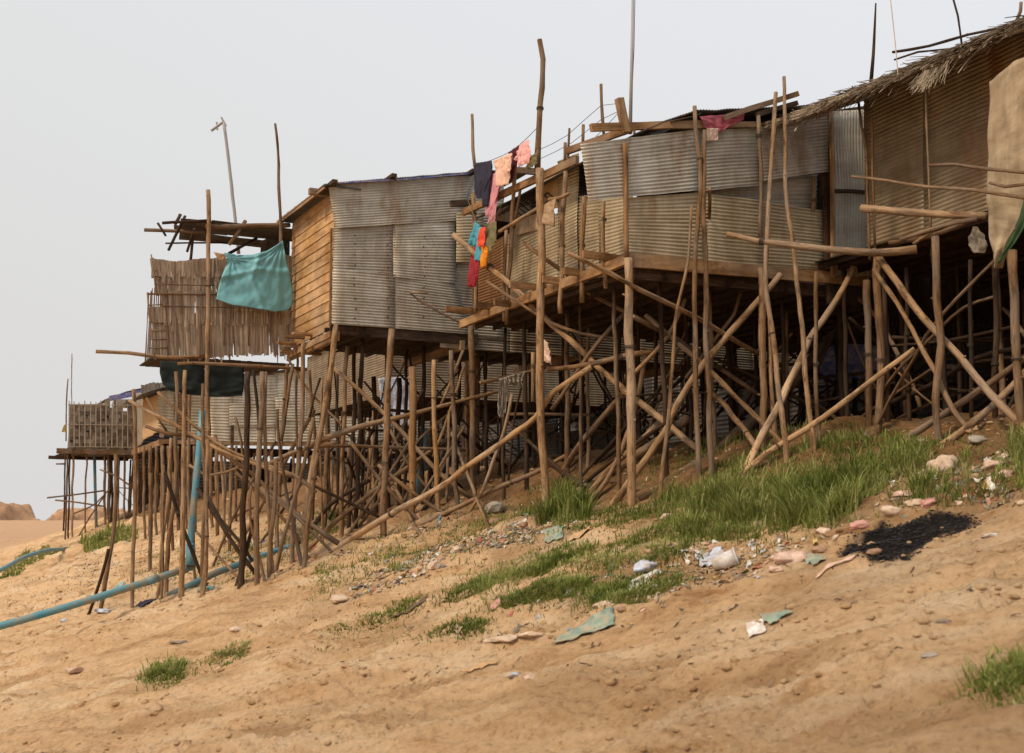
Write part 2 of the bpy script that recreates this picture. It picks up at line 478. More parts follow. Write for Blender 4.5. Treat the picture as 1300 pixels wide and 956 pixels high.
class MB:
    def __init__(s):
        s.v = []; s.f = []; s.uv = []; s.r = []; s.mi = []

    def face(s, idx, uvs, r=0.5, mi=0):
        s.f.append(idx); s.uv.extend(uvs); s.r.append(r); s.mi.append(mi)

    def quad(s, a, b, c, d, r=0.5, uvs=None, mi=0):
        n = len(s.v); s.v += [a, b, c, d]
        if uvs is None:
            w = (Vector(b) - Vector(a)).length; h = (Vector(d) - Vector(a)).length
            uvs = [(0, 0), (w, 0), (w, h), (0, h)]
        s.face((n, n + 1, n + 2, n + 3), uvs, r, mi)

    def tube(s, pts, rad, seg=7, r=0.5, cap=True, rn=0.0, mi=0):
        pts = [Vector(p) for p in pts]
        n0 = len(s.v); N = len(pts)
        t0 = (pts[1] - pts[0]).normalized()
        ref = Vector((0, 0, 1)) if abs(t0.z) < 0.9 else Vector((1, 0, 0))
        a = t0.cross(ref).normalized(); ln = 0; ls = []
        for i, p in enumerate(pts):
            t = (pts[min(i + 1, N - 1)] - pts[max(i - 1, 0)]).normalized()
            a = (a - t * a.dot(t)).normalized(); bb = t.cross(a)
            if i: ln += (p - pts[i - 1]).length
            ls.append(ln)
            rr = rad[i] if isinstance(rad, (list, tuple)) else rad
            for k_ in range(seg):
                an = 2 * math.pi * k_ / seg
                q = rr * (1 + (random.uniform(-rn, rn) if rn else 0))
                s.v.append(p + a * (math.cos(an) * q) + bb * (math.sin(an) * q))
        u0 = random.uniform(0, 50)
        for i in range(N - 1):
            for k_ in range(seg):
                k2 = (k_ + 1) % seg
                s.face((n0 + i * seg + k_, n0 + i * seg + k2, n0 + (i + 1) * seg + k2, n0 + (i + 1) * seg + k_),
                       [(u0 + k_ / seg, u0 + ls[i]), (u0 + (k_ + 1) / seg, u0 + ls[i]), (u0 + (k_ + 1) / seg, u0 + ls[i + 1]), (u0 + k_ / seg, u0 + ls[i + 1])], r, mi)
        if cap:
            for base, rev in ((n0, True), (n0 + (N - 1) * seg, False)):
                idx = list(range(base, base + seg))
                if rev: idx.reverse()
                s.face(tuple(idx), [(u0 + 0.5, u0)] * seg, r, mi)

    def box(s, c, ax, ay, az, r=0.5, mi=0):
        """box about centre c with half-axis vectors; uv y runs along ax"""
        c = Vector(c); ax = Vector(ax); ay = Vector(ay); az = Vector(az)
        n = len(s.v)
        for i in (-1, 1):
            for j in (-1, 1):
                for k_ in (-1, 1):
                    s.v.append(c + ax * i + ay * j + az * k_)
        lx, ly, lz = 2 * ax.length, 2 * ay.length, 2 * az.length
        o = random.uniform(0, 40)

        def q(a, b, c2, d, w, h):
            s.face((n + a, n + b, n + c2, n + d), [(o, o), (o, o + w), (o + h, o + w), (o + h, o)], r, mi)
        q(0, 4, 6, 2, lx, ly); q(1, 3, 7, 5, ly, lx); q(0, 1, 5, 4, lz, lx); q(2, 6, 7, 3, lx, lz)
        q(0, 2, 3, 1, ly, lz); q(4, 5, 7, 6, lz, ly)

    def bar(s, p, q, w, h, up=ZV, r=0.5, mi=0):
        p = Vector(p); q = Vector(q); d = q - p
        t = d.normalized(); side = t.cross(up).normalized(); u2 = side.cross(t)
        s.box((p + q) / 2, d / 2, side * (w / 2), u2 * (h / 2), r, mi)

    def grid(s, P, nu, nv, uvs, r=0.5, mi=0):
        """P[j][i] rows"""
        n = len(s.v)
        for row in P: s.v += row
        for j in range(nv):
            for i in range(nu):
                a = n + j * (nu + 1) + i
                s.face((a, a + 1, a + nu + 2, a + nu + 1), [uvs(i, j), uvs(i + 1, j), uvs(i + 1, j + 1), uvs(i, j + 1)], r, mi)

    def build(s, name, mat, parent=None, smooth=False, base=None, mats=None):
        me = bpy.data.meshes.new(name)
        off = Vector((0, 0, 0))
        if parent is not None:
            off = _worldloc(parent)
        elif base is not None:
            off = Vector(base)
        me.from_pydata([tuple(Vector(p) - off) for p in s.v], [], s.f)
        ul = me.uv_layers.new(name='UVMap')
        ul.data.foreach_set('uv', np.array(s.uv, dtype=np.float32).ravel())
        at = me.attributes.new('rnd', 'FLOAT', 'FACE')
        at.data.foreach_set('value', np.array(s.r, dtype=np.float32))
        for mm in (mats or [mat]): me.materials.append(mm)
        me.polygons.foreach_set('material_index', np.array(s.mi, dtype=np.int32))
        if smooth:
            me.polygons.foreach_set('use_smooth', np.ones(len(s.f), dtype=bool))
        me.update()
        o = bpy.data.objects.new(name, me); COL.objects.link(o)
        if parent is not None:
            o.parent = parent
        elif base is not None:
            o.location = base
        return o


def _worldloc(o):
    l = Vector(o.location)
    while o.parent is not None:
        o = o.parent; l += Vector(o.location)
    return l


def fastmesh(name, V, Fq, mat, rnd=None, smooth=False, attrs=None):
    """numpy mesh: V (n,3), Fq (m,k)"""
    me = bpy.data.meshes.new(name)
    k_ = Fq.shape[1]
    me.vertices.add(len(V)); me.vertices.foreach_set('co', V.astype(np.float32).ravel())
    me.loops.add(Fq.size); me.loops.foreach_set('vertex_index', Fq.astype(np.int32).ravel())
    me.polygons.add(len(Fq))
    me.polygons.foreach_set('loop_start', np.arange(0, Fq.size, k_, dtype=np.int32))
    if smooth: me.polygons.foreach_set('use_smooth', np.ones(len(Fq), dtype=bool))
    me.update(calc_edges=True)
    if rnd is not None:
        a = me.attributes.new('rnd', 'FLOAT', 'FACE'); a.data.foreach_set('value', rnd.astype(np.float32))
    for n_, arr in (attrs or {}).items():
        a = me.attributes.new(n_, 'FLOAT', 'POINT'); a.data.foreach_set('value', arr.astype(np.float32))
    me.materials.append(mat)
    o = bpy.data.objects.new(name, me); COL.objects.link(o)
    return o


def smoothpath(pts, step=0.35, wob=0.02, taper=None):
    pts = [Vector(p) for p in pts]
    out = []
    P = [pts[0] * 2 - pts[1]] + pts + [pts[-1] * 2 - pts[-2]]
    for i in range(1, len(P) - 2):
        n = max(1, int((P[i + 1] - P[i]).length / step))
        for k_ in range(n):
            t = k_ / n
            a, b, c, d = P[i - 1], P[i], P[i + 1], P[i + 2]
            out.append(0.5 * ((2 * b) + (c - a) * t + (2 * a - 5 * b + 4 * c - d) * t * t + (3 * b - a - 3 * c + d) * t ** 3))
    out.append(pts[-1])
    if wob:
        sd = random.uniform(0, 100)
        res = []
        for i, p in enumerate(out):
            s_ = i * step
            o = Vector((mnoise.noise(Vector((s_ * 0.9, sd, 0))), mnoise.noise(Vector((s_ * 0.9, sd, 9))), 0)) * wob * 2.2
            o += Vector((mnoise.noise(Vector((s_ * 2.6, sd, 20))), mnoise.noise(Vector((s_ * 2.6, sd, 29))), 0)) * wob * 0.8
            res.append(p + o)
        out = res
    return out


def pole_mesh(pts, r0, r1=None, wob=None, seg=7, knots=True):
    """crooked tapered pole; r0 at the first point, r1 at the last"""
    if r1 is None: r1 = r0
    if wob is None: wob = min(0.028, 0.22 * (r0 + r1))
    P = smoothpath(pts, 0.3, wob)
    N = len(P); sd = random.uniform(0, 99)
    R = []
    for i in range(N):
        t = i / max(1, N - 1)
        q = (r0 + (r1 - r0) * t) * (1 + 0.16 * mnoise.noise(Vector((i * 0.8, sd, 3))))
        R.append(q)
    mb = MB()
    # an extra pair of rings where a branch was cut
    mb.tube(P, R, seg, random.random(), rn=0.06)
    if knots and N > 6 and r0 > 0.025:
        for _ in range(random.randint(1, 3)):
            i = random.randint(1, N - 2)
            an = random.uniform(0, 6.28)
            d = Vector((math.cos(an), math.sin(an), 0.4)).normalized()
            mb.tube([P[i], P[i] + d * R[i] * random.uniform(1.2, 1.9)], [R[i] * 0.45, R[i] * 0.22], 5, 0.3)
    return mb


hb = None


def member(parent, name, px, w, top=None, bot='g', mat='pole', w2=None, wob=None, label=None, ext=0.0, seg=7):
    """a pole given by points along it, first its upper/left end.  w = its thickness in the photo's pixels.
    top / bot name the surface each end stands on; the depth runs evenly between them."""
    b = hit(*px[-1], bot)
    if top is None: a = hit(*px[0], b.y)
    else: a = hit(*px[0], top)
    ya, yb = a.y, b.y
    tot = [0]
    for i in range(1, len(px)):
        tot.append(tot[-1] + math.hypot(px[i][0] - px[i - 1][0], px[i][1] - px[i - 1][1]))
    pts = []
    for i, p in enumerate(px):
        t = tot[i] / tot[-1]
        pts.append(hit(p[0], p[1], 1.0 / ((1 - t) / ya + t / yb)))
    if bot == 'g':
        d = (pts[-1] - pts[-2]).normalized()
        pts[-1] = pts[-1] + d * 0.3
    if ext:
        d = (pts[0] - pts[1]).normalized(); pts[0] = pts[0] + d * ext
    kf = 0.84 if parent is hb else 0.94
    r0 = w / 2 / F * ya * kf; r1 = (w2 or w) / 2 / F * yb * kf
    mb = pole_mesh(pts, r0, r1, wob, seg)
    o = mb.build(name, M[mat], parent, smooth=True, base=None if parent is not None else pts[-1])
    if label: o['label'] = label
    if w >= 5.5 and parent is not None and random.random() < 0.6:
        # turns of rope or wire where a cross pole is tied on
        lb = MB()
        for _ in range(1):
            t = random.uniform(0.12, 0.7); q = t * (len(pts) - 1); a_ = int(q)
            c_ = pts[a_].lerp(pts[min(a_ + 1, len(pts) - 1)], q - a_); d_ = (pts[min(a_ + 1, len(pts) - 1)] - pts[a_]).normalized()
            rr = (r0 + (r1 - r0) * t) * 1.15 + 0.006
            for k_ in range(random.randint(2, 4)):
                cc = c_ + d_ * (k_ * 0.022)
                e1 = d_.cross(Vector((0.3, 1, 0.2))).normalized(); e2 = d_.cross(e1)
                ring = [cc + (e1 * math.cos(i * 0.785) + e2 * math.sin(i * 0.785)) * rr + d_ * random.uniform(-.008, .008) for i in range(9)]
                lb.tube(ring, 0.008, 4, cap=False)
        lb.build('lashing', M['rope'], o)
    return o


def plank(parent, name, a, b, w, h, mat='timber', label=None, up=ZV):
    """sawn timber between two world points, w wide and h high"""
    mb = MB()
    a = Vector(a); b = Vector(b)
    n = max(2, int((b - a).length / 0.6)); t = (b - a).normalized(); side = t.cross(up).normalized(); u2 = side.cross(t)
    P = []
    sd = random.uniform(0, 90)
    pts = [a + (b - a) * (i / n) + u2 * (0.02 * mnoise.noise(Vector((i * 0.6, sd, 0)))) for i in range(n + 1)]
    base = len(mb.v)
    o = random.uniform(0, 30)
    for i, p in enumerate(pts):
        j = 1 + 0.05 * mnoise.noise(Vector((i, sd, 5)))
        for sx, sy in ((-1, -1), (1, -1), (1, 1), (-1, 1)):
            mb.v.append(p + side * (sx * w / 2) + u2 * (sy * h / 2 * j))
    ln = (b - a).length
    for i in range(n):
        for k_ in range(4):
            k2 = (k_ + 1) % 4
            A = base + i * 4
            y0, y1 = o + ln * i / n, o + ln * (i + 1) / n
            mb.face((A + k_, A + 4 + k_, A + 4 + k2, A + k2), [(o + k_ * .2, y0), (o + k_ * .2, y1), (o + k_ * .2 + .2, y1), (o + k_ * .2 + .2, y0)], random.random() * 0.3 + 0.35)
    mb.face((base, base + 1, base + 2, base + 3), [(o, o), (o + .1, o), (o + .1, o + .1), (o, o + .1)])
    e_ = base + n * 4
    mb.face((e_ + 3, e_ + 2, e_ + 1, e_), [(o, o), (o + .1, o), (o + .1, o + .1), (o, o + .1)])
    ob = mb.build(name, M[mat], parent, base=None if parent is not None else a)
    if label: ob['label'] = label
    return ob


def sheet(parent, name, corners, spec, out, off=0.0, wave=0.076, amp=0.0095, mat='metal', across='v', label=None, warp=0.028, thick=True):
    """corrugated iron sheet.  corners = four photo points TL, TR, BR, BL on the wall `spec`; `out` = the wall's outward normal.
    across='v': ridges run sideways; across='u': ridges run up and down."""
    c = [hit(*p, spec) + out * off for p in corners]
    return sheet3(parent, name, c, out, wave, amp, mat, across, label, warp)


def sheet3(parent, name, c, out, wave=0.076, amp=0.011, mat='metal', across='v', label=None, warp=0.015):
    TL, TR, BR, BL = [Vector(q) for q in c]
    W = ((TR - TL).length + (BR - BL).length) / 2; H = ((BL - TL).length + (BR - TR).length) / 2
    sd = random.uniform(0, 99)
    per = 6
    if across == 'v':
        nv = max(per, int(H / wave * per)); nu = max(2, int(W / 0.22))
    else:
        nu = max(per, int(W / wave * per)); nv = max(2, int(H / 0.22))
    P = []
    for j in range(nv + 1):
        t = j / nv; row = []
        for i in range(nu + 1):
            s = i / nu
            p = (TL * (1 - s) + TR * s) * (1 - t) + (BL * (1 - s) + BR * s) * t
            ph = (t * H if across == 'v' else s * W) / wave * 2 * math.pi
            d = amp * math.sin(ph)
            d += warp * 2 * mnoise.noise(Vector((s * W * 0.8, t * H * 0.8, sd)))
            # edges lift and fray a little
            ed = 0.012 * mnoise.noise(Vector((s * W * 3, t * H * 3, sd + 9)))
            p = p + out * d + ZV * ((ed if j in (0, nv) else 0) + 0.01 * mnoise.noise(Vector((s * W * 0.6, t * 0.7, sd + 30))))
            row.append(p)
        P.append(row)
    mb = MB()
    if across == 'v': uvf = lambda i, j: (sd + i / nu * W, sd + j / nv * H)
    else: uvf = lambda i, j: (sd + j / nv * H, sd + i / nu * W)
    mb.grid(P, nu, nv, uvf, random.random())
    o = mb.build(name, M[mat], parent, smooth=True, base=None if parent is not None else c[3])
    sol = o.modifiers.new('thickness', 'SOLIDIFY'); sol.thickness = 0.003
    if label: o['label'] = label
    return o


def loft_px(curves, specs, nu=24, nv=24, disp=None, out=Vector((0, 0, 1)), off=0.0):
    """grid of world points through photo polylines (top to bottom) lying near the surface `specs`"""
    def res(c, n):
        d = [0]
        for i in range(1, len(c)): d.append(d[-1] + math.hypot(c[i][0] - c[i - 1][0], c[i][1] - c[i - 1][1]))
        ts = np.linspace(0, d[-1], n + 1)
        return np.stack([np.interp(ts, d, [q[0] for q in c]), np.interp(ts, d, [q[1] for q in c])], 1)
    R = [res(c, nu) for c in curves]
    K = len(R) - 1; P = []
    for j in range(nv + 1):
        t = j / nv * K; a = min(K - 1, int(t)); f = t - a
        row = []
        for i in range(nu + 1):
            x, y = R[a][i] * (1 - f) + R[a + 1][i] * f
            p = hit(float(x), float(y), specs)
            dd = off + (disp(i / nu, j / nv) if disp else 0)
            row.append(p + out * dd)
        P.append(row)
    return P


def cloth(name, parts, spec, out, mat, label=None, cat=None, group=None, fold=0.03, ff=5.0, parent=None, thick=0.006, nu=16, nv=22, off=0.0, base=None, crease=None):
    mb = MB(); 
    for curves in parts:
        sd = random.uniform(0, 99)

        def disp(s, t):
            w = 0.25 + 0.75 * t
            if crease: return crease(s, t)
            return fold * w * (math.sin(s * ff * 2 * math.pi * (0.7 + 0.3 * math.sin(sd)) + sd + 1.5 * mnoise.noise(Vector((s * 2, t * 2, sd)))) + 1.6 * mnoise.noise(Vector((s * 4, t * 3, sd)))) + fold * 0.8 * mnoise.noise(Vector((s * 9, t * 8, sd + 7)))
        P = loft_px(curves, spec, nu, nv, disp, out, off)
        mb.grid(P, nu, nv, lambda i, j: (i * 0.05, j * 0.05), random.random())
    o = mb.build(name, M[mat], parent, smooth=True, base=None if parent is not None else mb.v[0])
    s = o.modifiers.new('thickness', 'SOLIDIFY'); s.thickness = thick
    return tag(o, label, cat, group)


NW = -NV      # outward normal of the river-facing walls
SW = -DV      # outward normal of the near side walls

# ------------------------------------------------------------------ the ground
def build_ground():
    dense = np.radians(np.linspace(-31, 31, 760))
    left = np.radians(np.linspace(-180, -31, 90))[:-1]
    right = np.radians(np.linspace(31, 180, 90))[1:-1]
    th = np.concatenate([left, dense, right])
    r = np.concatenate([np.geomspace(1.0, 8.0, 24)[:-1], np.geomspace(8.0, 45, 430)[:-1], np.geomspace(45, 130, 130)[:-1], np.geomspace(130, 1500, 40)])
    T, R = np.meshgrid(th, r)
    X = R * np.sin(T); Y = R * np.cos(T)
    Z = terr(X, Y)
    near = np.clip(1 - (R - 60) / 60, 0, 1) * (R > 7)
    u = NX * X + NY * Y; v = DX * X + DY * Y
    shade_dirt = sstep(10.9, 12.6, u + 1.6 * fbm(X * 0.8, Y * 0.8, 3, 5)) * (v < 75) * 0.9  # shade beneath the houses, put into the soil colour
    # beneath the rear house the painted shade starts lower on the bank
    shade_dirt = np.maximum(shade_dirt, sstep(8.6, 10.5, u + 2.0 * fbm(X * 0.8, Y * 0.8, 3, 8)) * sstep(26, 29, v) * (v < 62) * 0.30)
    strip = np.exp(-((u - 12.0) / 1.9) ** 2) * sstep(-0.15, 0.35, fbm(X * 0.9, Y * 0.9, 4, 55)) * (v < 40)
    shade_dirt = np.maximum(shade_dirt, strip * 0.75)
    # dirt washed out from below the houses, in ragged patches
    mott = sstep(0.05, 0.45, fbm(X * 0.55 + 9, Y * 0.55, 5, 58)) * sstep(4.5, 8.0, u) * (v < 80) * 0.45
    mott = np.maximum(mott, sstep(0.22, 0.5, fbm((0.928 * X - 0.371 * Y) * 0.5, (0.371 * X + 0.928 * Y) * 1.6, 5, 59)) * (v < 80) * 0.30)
    shade_dirt = np.maximum(shade_dirt, mott)
    bp = [hit(x_, y_, 'g') for x_, y_ in ASH]
    burnt = np.zeros(X.shape); loc = (Y > 8) & (Y < 24) & (X > 0) & (X < 14)
    lx, ly = X[loc], Y[loc]; acc = np.zeros(lx.shape)
    for q_ in range(10):
        sc = 0.25 if q_ < 6 else 0.8
        acc += inpoly(lx + sc * fbm(lx * 4, ly * 4, 4, 61 + q_ * 3), ly + 1.5 * sc * fbm(lx * 4, ly * 4, 4, 62 + q_ * 3), [(q.x, q.y) for q in bp])
    burnt[loc] = sstep(0.1, 0.65, acc / 10)
    farsand = sstep(84, 92, v)
    nr, nt_ = X.shape
    V = np.stack([X, Y, Z], -1).reshape(-1, 3)
    i = np.arange(nr - 1)[:, None]; j = np.arange(nt_)[None, :]; j2 = (j + 1) % nt_
    Fq = np.stack([i * nt_ + j, i * nt_ + j2, (i + 1) * nt_ + j2, (i + 1) * nt_ + j], -1).reshape(-1, 4)
    Fq = Fq[:, ::-1]
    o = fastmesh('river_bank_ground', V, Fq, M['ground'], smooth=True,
                 attrs={'shade_dirt': shade_dirt.ravel(), 'burnt': burnt.ravel(), 'farsand': farsand.ravel()})
    tag(o, 'sandy orange clay river bank sloping up towards the stilt houses', None, None, 'structure')


build_ground()

# far sand mounds on the flat
for (x0, x1, ytop, Y, lab) in ((-95, 62, 640, 190, 'sand mound'), (60, 172, 646, 215, 'sand mound')):
    a = hit(x0, 663, Y); b = hit(x1, 664, Y); cx = (a.x + b.x) / 2; wx = (b.x - a.x) / 2
    H = hit(0, ytop, Y).z + 1.4
    n = 70
    xs = np.linspace(-1.25, 1.25, n); X, Yg = np.meshgrid(xs, xs)
    rr = np.sqrt(X ** 2 + Yg ** 2)
    prof = np.clip(1.0 - sstep(0.45, 1.0, rr + 0.35 * fbm(X * 2.4, Yg * 2.4, 5, int(Y))), 0, 1)
    Z = prof * H * (1 + 0.24 * fbm(X * 7, Yg * 7, 5, 3)) - 1.6
    V = np.stack([cx + X * wx, Y + Yg * 14, Z], -1).reshape(-1, 3)
    i = np.arange(n - 1)[:, None]; j = np.arange(n - 1)[None, :]
    Fq = np.stack([i * n + j, i * n + j + 1, (i + 1) * n + j + 1, (i + 1) * n + j], -1).reshape(-1, 4)
    o = fastmesh('sand_mound_terrain', V, Fq, M['mound'], smooth=True); tag(o, None, None, None, 'structure')

# ------------------------------------------------------------------ shared house pieces
def gz(u, v):
    p = UV(u, v, 0); return float(terr(p.x, p.y))


def floor_deck(parent, u0, u1, v0, v1, z, zb=None, board=0.16, joist=0.55, mat='floor_wood'):
    """boards on joists; boards run inland, joists run along the bank; z is the board top"""
    mb = MB(); v = v0
    while v < v1 - 0.01:
        w = min(board, v1 - v) - 0.012
        mb.box(UV((u0 + u1) / 2, v + w / 2, z - 0.015 + random.uniform(-.004, .004)), NV * (u1 - u0) / 2, DV * w / 2, ZV * 0.014, random.random())
        v += board
    mb.build('floor', M[mat], parent)
    u = u0 + 0.12
    while u < u1:
        plank(parent, 'joist', UV(u, v0 + 0.02, z - 0.085), UV(u, v1 - 0.02, z - 0.085), 0.06, 0.10, 'pole_dark' if random.random() < .35 else 'floor_wood')
        u += joist * random.uniform(0.85, 1.15)


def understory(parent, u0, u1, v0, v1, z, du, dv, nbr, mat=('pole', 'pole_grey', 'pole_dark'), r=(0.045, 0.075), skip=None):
    """rows of posts under a floor with props and cross braces between them"""
    pts = []
    u = u0
    while u <= u1:
        v = v0 + random.uniform(0, 0.3)
        while v <= v1:
            uu = u + random.uniform(-.25, .25); vv = v + random.uniform(-.25, .25)
            if not (skip and skip(uu, vv)):
                g = gz(uu, vv)
                if z - g > 0.5:
                    q = random.uniform(*r)
                    lean = Vector((random.uniform(-.12, .12), random.uniform(-.12, .12), 0))
                    mb = pole_mesh([UV(uu, vv, z - 0.06) , UV(uu, vv, (z + g) / 2) + lean * 0.5, UV(uu, vv, g - 0.3) + lean], q * 0.85, q, None, 6)
                    mb.build('stilt', M[random.choice(mat)], parent, smooth=True)
                    pts.append((uu, vv))
            v += dv * random.uniform(0.85, 1.15)
        u += du * random.uniform(0.85, 1.15)
    for _ in range(nbr):
        a = random.choice(pts); near = [p for p in pts if 0.8 < math.hypot(p[0] - a[0], p[1] - a[1]) < 4.2]
        if not near: continue
        b = random.choice(near)
        ga, gb = gz(*a), gz(*b)
        mode = random.random()
        if mode < 0.55:
            za, zb = ga + random.uniform(0.0, 0.5), gb + (z - gb) * random.uniform(0.6, 0.98)
        elif mode < 0.8:
            za = ga + (z - ga) * random.uniform(0.3, 0.6); zb = za + random.uniform(-.25, .25)
        else:
            za, zb = ga + 0.05, gb + (z - gb) * random.uniform(0.2, 0.5)
        q = random.uniform(0.022, 0.05)
        mb = pole_mesh([UV(a[0] + .06, a[1] - .06, za), UV((a[0] + b[0]) / 2, (a[1] + b[1]) / 2, (za + zb) / 2 + random.uniform(-.1, .1)), UV(b[0] + .05, b[1] - .07, zb)], q, q * 0.85, None, 6)
        mb.build('brace', M[random.choice(mat)], parent, smooth=True)


def leaf_rows(parent, name, spec, out, rows, off, mat='leafwall', label=None, ragged=10, sw=(1.6, 3.4), gap=0.12):
    """wall of dry leaf strips.  rows = [(top polyline, bottom polyline)] in photo points on wall `spec`"""
    mb = MB()
    for ri, (top, bot) in enumerate(rows):
        x0, x1 = top[0][0], top[-1][0]
        bx0, bx1 = bot[0][0], bot[-1][0]
        tx = [p[0] for p in top]; ty = [p[1] for p in top]; bxs = [p[0] for p in bot]; bys = [p[1] for p in bot]
        for layer in range(2):
            x = x0 - random.uniform(0, 2)
            while x < x1:
                w = random.uniform(*sw)
                if layer == 0 or random.random() > gap:
                    s = (x - x0) / (x1 - x0); s = min(max(s, 0), 1)
                    xb = x + 0.2 * (bx0 + s * (bx1 - bx0) - x)
                    yt = np.interp(x, tx, ty) - random.uniform(0, 2); yb = np.interp(xb, bxs, bys)
                    rg = ragged if layer else ragged * 0.25
                    yb2 = yb + random.uniform(-rg * 0.7, rg) * (1 if random.random() < .5 else .4)
                    tl = random.gauss(0, 1.3)
                    if random.random() < 0.04: tl += random.uniform(-8, 8); yb2 += rg * 0.6
                    d = off + 0.02 * (len(rows) - ri) + 0.018 * layer + random.uniform(0, .012)
                    k_ = 3
                    L_ = []; R_ = []
                    cur = random.uniform(-.01, .035)
                    for q in range(k_ + 1):
                        t = q / k_
                        xx = x + (xb - x) * t + tl * t
                        yy = yt + (yb2 - yt) * t
                        ww = (w * 1.5 if layer == 0 else w * (1 - 0.22 * t * t)) * (0.5 if q == k_ and layer and random.random() < .5 else 1)
                        o_ = out * (d + cur * t * t)
                        L_.append(hit(xx, yy, spec) + o_); R_.append(hit(xx + ww, yy + random.uniform(-.5, .5), spec) + o_ + out * random.uniform(-.004, .008))
                    r_ = min(1, max(0, random.gauss(0.5, 0.22)))
                    for q in range(k_):
                        mb.quad(L_[q], L_[q + 1], R_[q + 1], R_[q], r_)
                x += w * (0.92 if layer == 0 else 0.9)
    o = mb.build(name, M[mat], parent, base=None)
    s = o.modifiers.new('thickness', 'SOLIDIFY'); s.thickness = 0.003
    if label: o['label'] = label
    return o


def extrude_roof(parent, name, front, spec, vec, thick, mat, label=None, segs=14, wav=0.012):
    """roof of sheets whose front edge follows photo points on `spec`, carried along the vector `vec`"""
    P0 = [hit(*p, spec) for p in front]
    pts = []
    for i in range(len(P0) - 1):
        n = max(2, int((P0[i + 1] - P0[i]).length / 0.019)) if wav else 3
        for k_ in range(n): pts.append(P0[i].lerp(P0[i + 1], k_ / n))
    pts.append(P0[-1])
    mb = MB(); sd = random.uniform(0, 9)
    rows = []
    for j in range(segs + 1):
        t = j / segs
        row = []
        for i, p in enumerate(pts):
            row.append(p + vec * t + ZV * (wav * math.sin(i * 1.57) + 0.02 * mnoise.noise(Vector((i * .05, t * 3, sd)))))
        rows.append(row)
    mb.grid(rows, len(pts) - 1, segs, lambda i, j: (j * 0.3, i * 0.02), 0.5)
    o = mb.build(name, M[mat], parent, smooth=True)
    s = o.modifiers.new('thickness', 'SOLIDIFY'); s.thickness = thick
    if label: o['label'] = label
    return o


# ================================================================== HOUSE C : middle house with the laundry deck
Z_C = hit(796, 332, ('v', 19.15)).z
hc = empty('stilt_house', UV(14, 19.5, gz(14, 19.5)), 'middle stilt house with laundry hung along its open timber deck', 'stilt house', 'stilt houses along the river bank')
CV, CU = ('v', 19.15), ('u', 12.4)
CW = ('u', 12.95)
floor_deck(hc, 12.5, 27, 19.2, 26.6, Z_C - 0.08)

# long beams of the deck
plank(hc, 'floor_beam', hit(585, 412, CU), hit(803, 327, CU) , 0.11, 0.20, 'timber')
plank(hc, 'floor_beam', hit(803, 331, ('v', 19.1)), hit(1102, 357, ('v', 19.1)), 0.09, 0.26, 'timber')
plank(hc, 'floor_beam', hit(805, 346, ('v', 19.25)), hit(1102, 375, ('v', 19.25)), 0.07, 0.26, 'pole_dark')
mb = MB(); mb.box(UV(18.6, 26.4, Z_C + 1.3), NV * 5.6, DV * 0.02, ZV * 1.3)  # dark backing added behind the walls, standing in for room shade
mb.build('dark_backing', M['floor_wood'], hc)
sheet3(hc, 'dark_backing', [hit(808, 176, ('v', 20)), hit(1112, 132, ('v', 20)), hit(1112, 350, ('v', 20)), hit(808, 333, ('v', 20))], SW, mat='floor_wood', amp=0.0)  # dark sheet behind the wall gaps, painting the unlit room
plank(hc, 'hand_rail', hit(588, 270, CU), hit(733, 203, CU), 0.09, 0.17, 'timber')
plank(hc, 'hand_rail', hit(720, 192, ('u', 12.6)), hit(801, 163, ('u', 12.6)), 0.09, 0.15, 'timber')
plank(hc, 'roof_beam', hit(750, 162, ('v', 19.0)), hit(905, 157, ('v', 19.0)), 0.09, 0.15, 'timber')
plank(hc, 'beam_stub', hit(786, 125, ('v', 18.95)), hit(795, 168, ('v', 18.95)), 0.14, 0.14, 'timber', up=SW)
plank(hc, 'beam_stub', hit(646, 216, ('v', 24.2)), hit(690, 219, ('v', 24.2)), 0.10, 0.15, 'timber')
plank(hc, 'beam_stub', hit(572, 259, ('v', 27.0)), hit(600, 258, ('v', 27.0)), 0.10, 0.16, 'pole_dark')
# joist ends lying across the beam
for (x0, y0, x1, y1) in ((565, 392, 603, 397), (603, 388, 640, 392), (648, 363, 700, 366), (690, 356, 729, 360), (718, 344, 752, 350), (743, 322, 792, 332), (628, 385, 668, 388)):
    vv = None
    b = hit((x0 + x1) / 2, (y0 + y1) / 2, ('u', 12.35))
    a1 = b + NW * 0.42 * (x1 - x0) / 40 + ZV * 0.02; b1 = b + NV * 0.9 + ZV * 0.0
    plank(hc, 'joist', a1, b1, 0.09, 0.15, 'timber')
# river-facing wall, sheet by sheet
sheet(hc, 'wall_sheet', [(601, 322), (641, 300), (642, 392), (601, 402)], CW, NW, 0.02, mat='metal_rust', amp=0.014, label='rusty brown iron wall sheet')
sheet(hc, 'wall_sheet', [(639, 300), (668, 285), (668, 372), (641, 386)], CW, NW, 0.0, mat='metal_tan')
sheet(hc, 'wall_sheet', [(664, 292), (713, 268), (713, 362), (664, 378)], CW, NW, 0.03, mat='metal_tan')
sheet(hc, 'wall_sheet', [(710, 205), (736, 194), (737, 350), (711, 362)], CW, NW, 0.05, mat='metal_tan')
sheet(hc, 'wall_sheet', [(734, 250), (766, 246), (766, 338), (735, 350)], CW, NW, 0.02, mat='metal_tan')
sheet(hc, 'wall_sheet', [(763, 246), (806, 240), (806, 323), (764, 338)], CW, NW, 0.05, mat='metal_tan')
cloth('wall_patch', [[[(656, 283), (692, 268)], [(656, 300), (694, 290)]]], CW, NW, 'brownrag', parent=hc, fold=0.01, off=0.06)
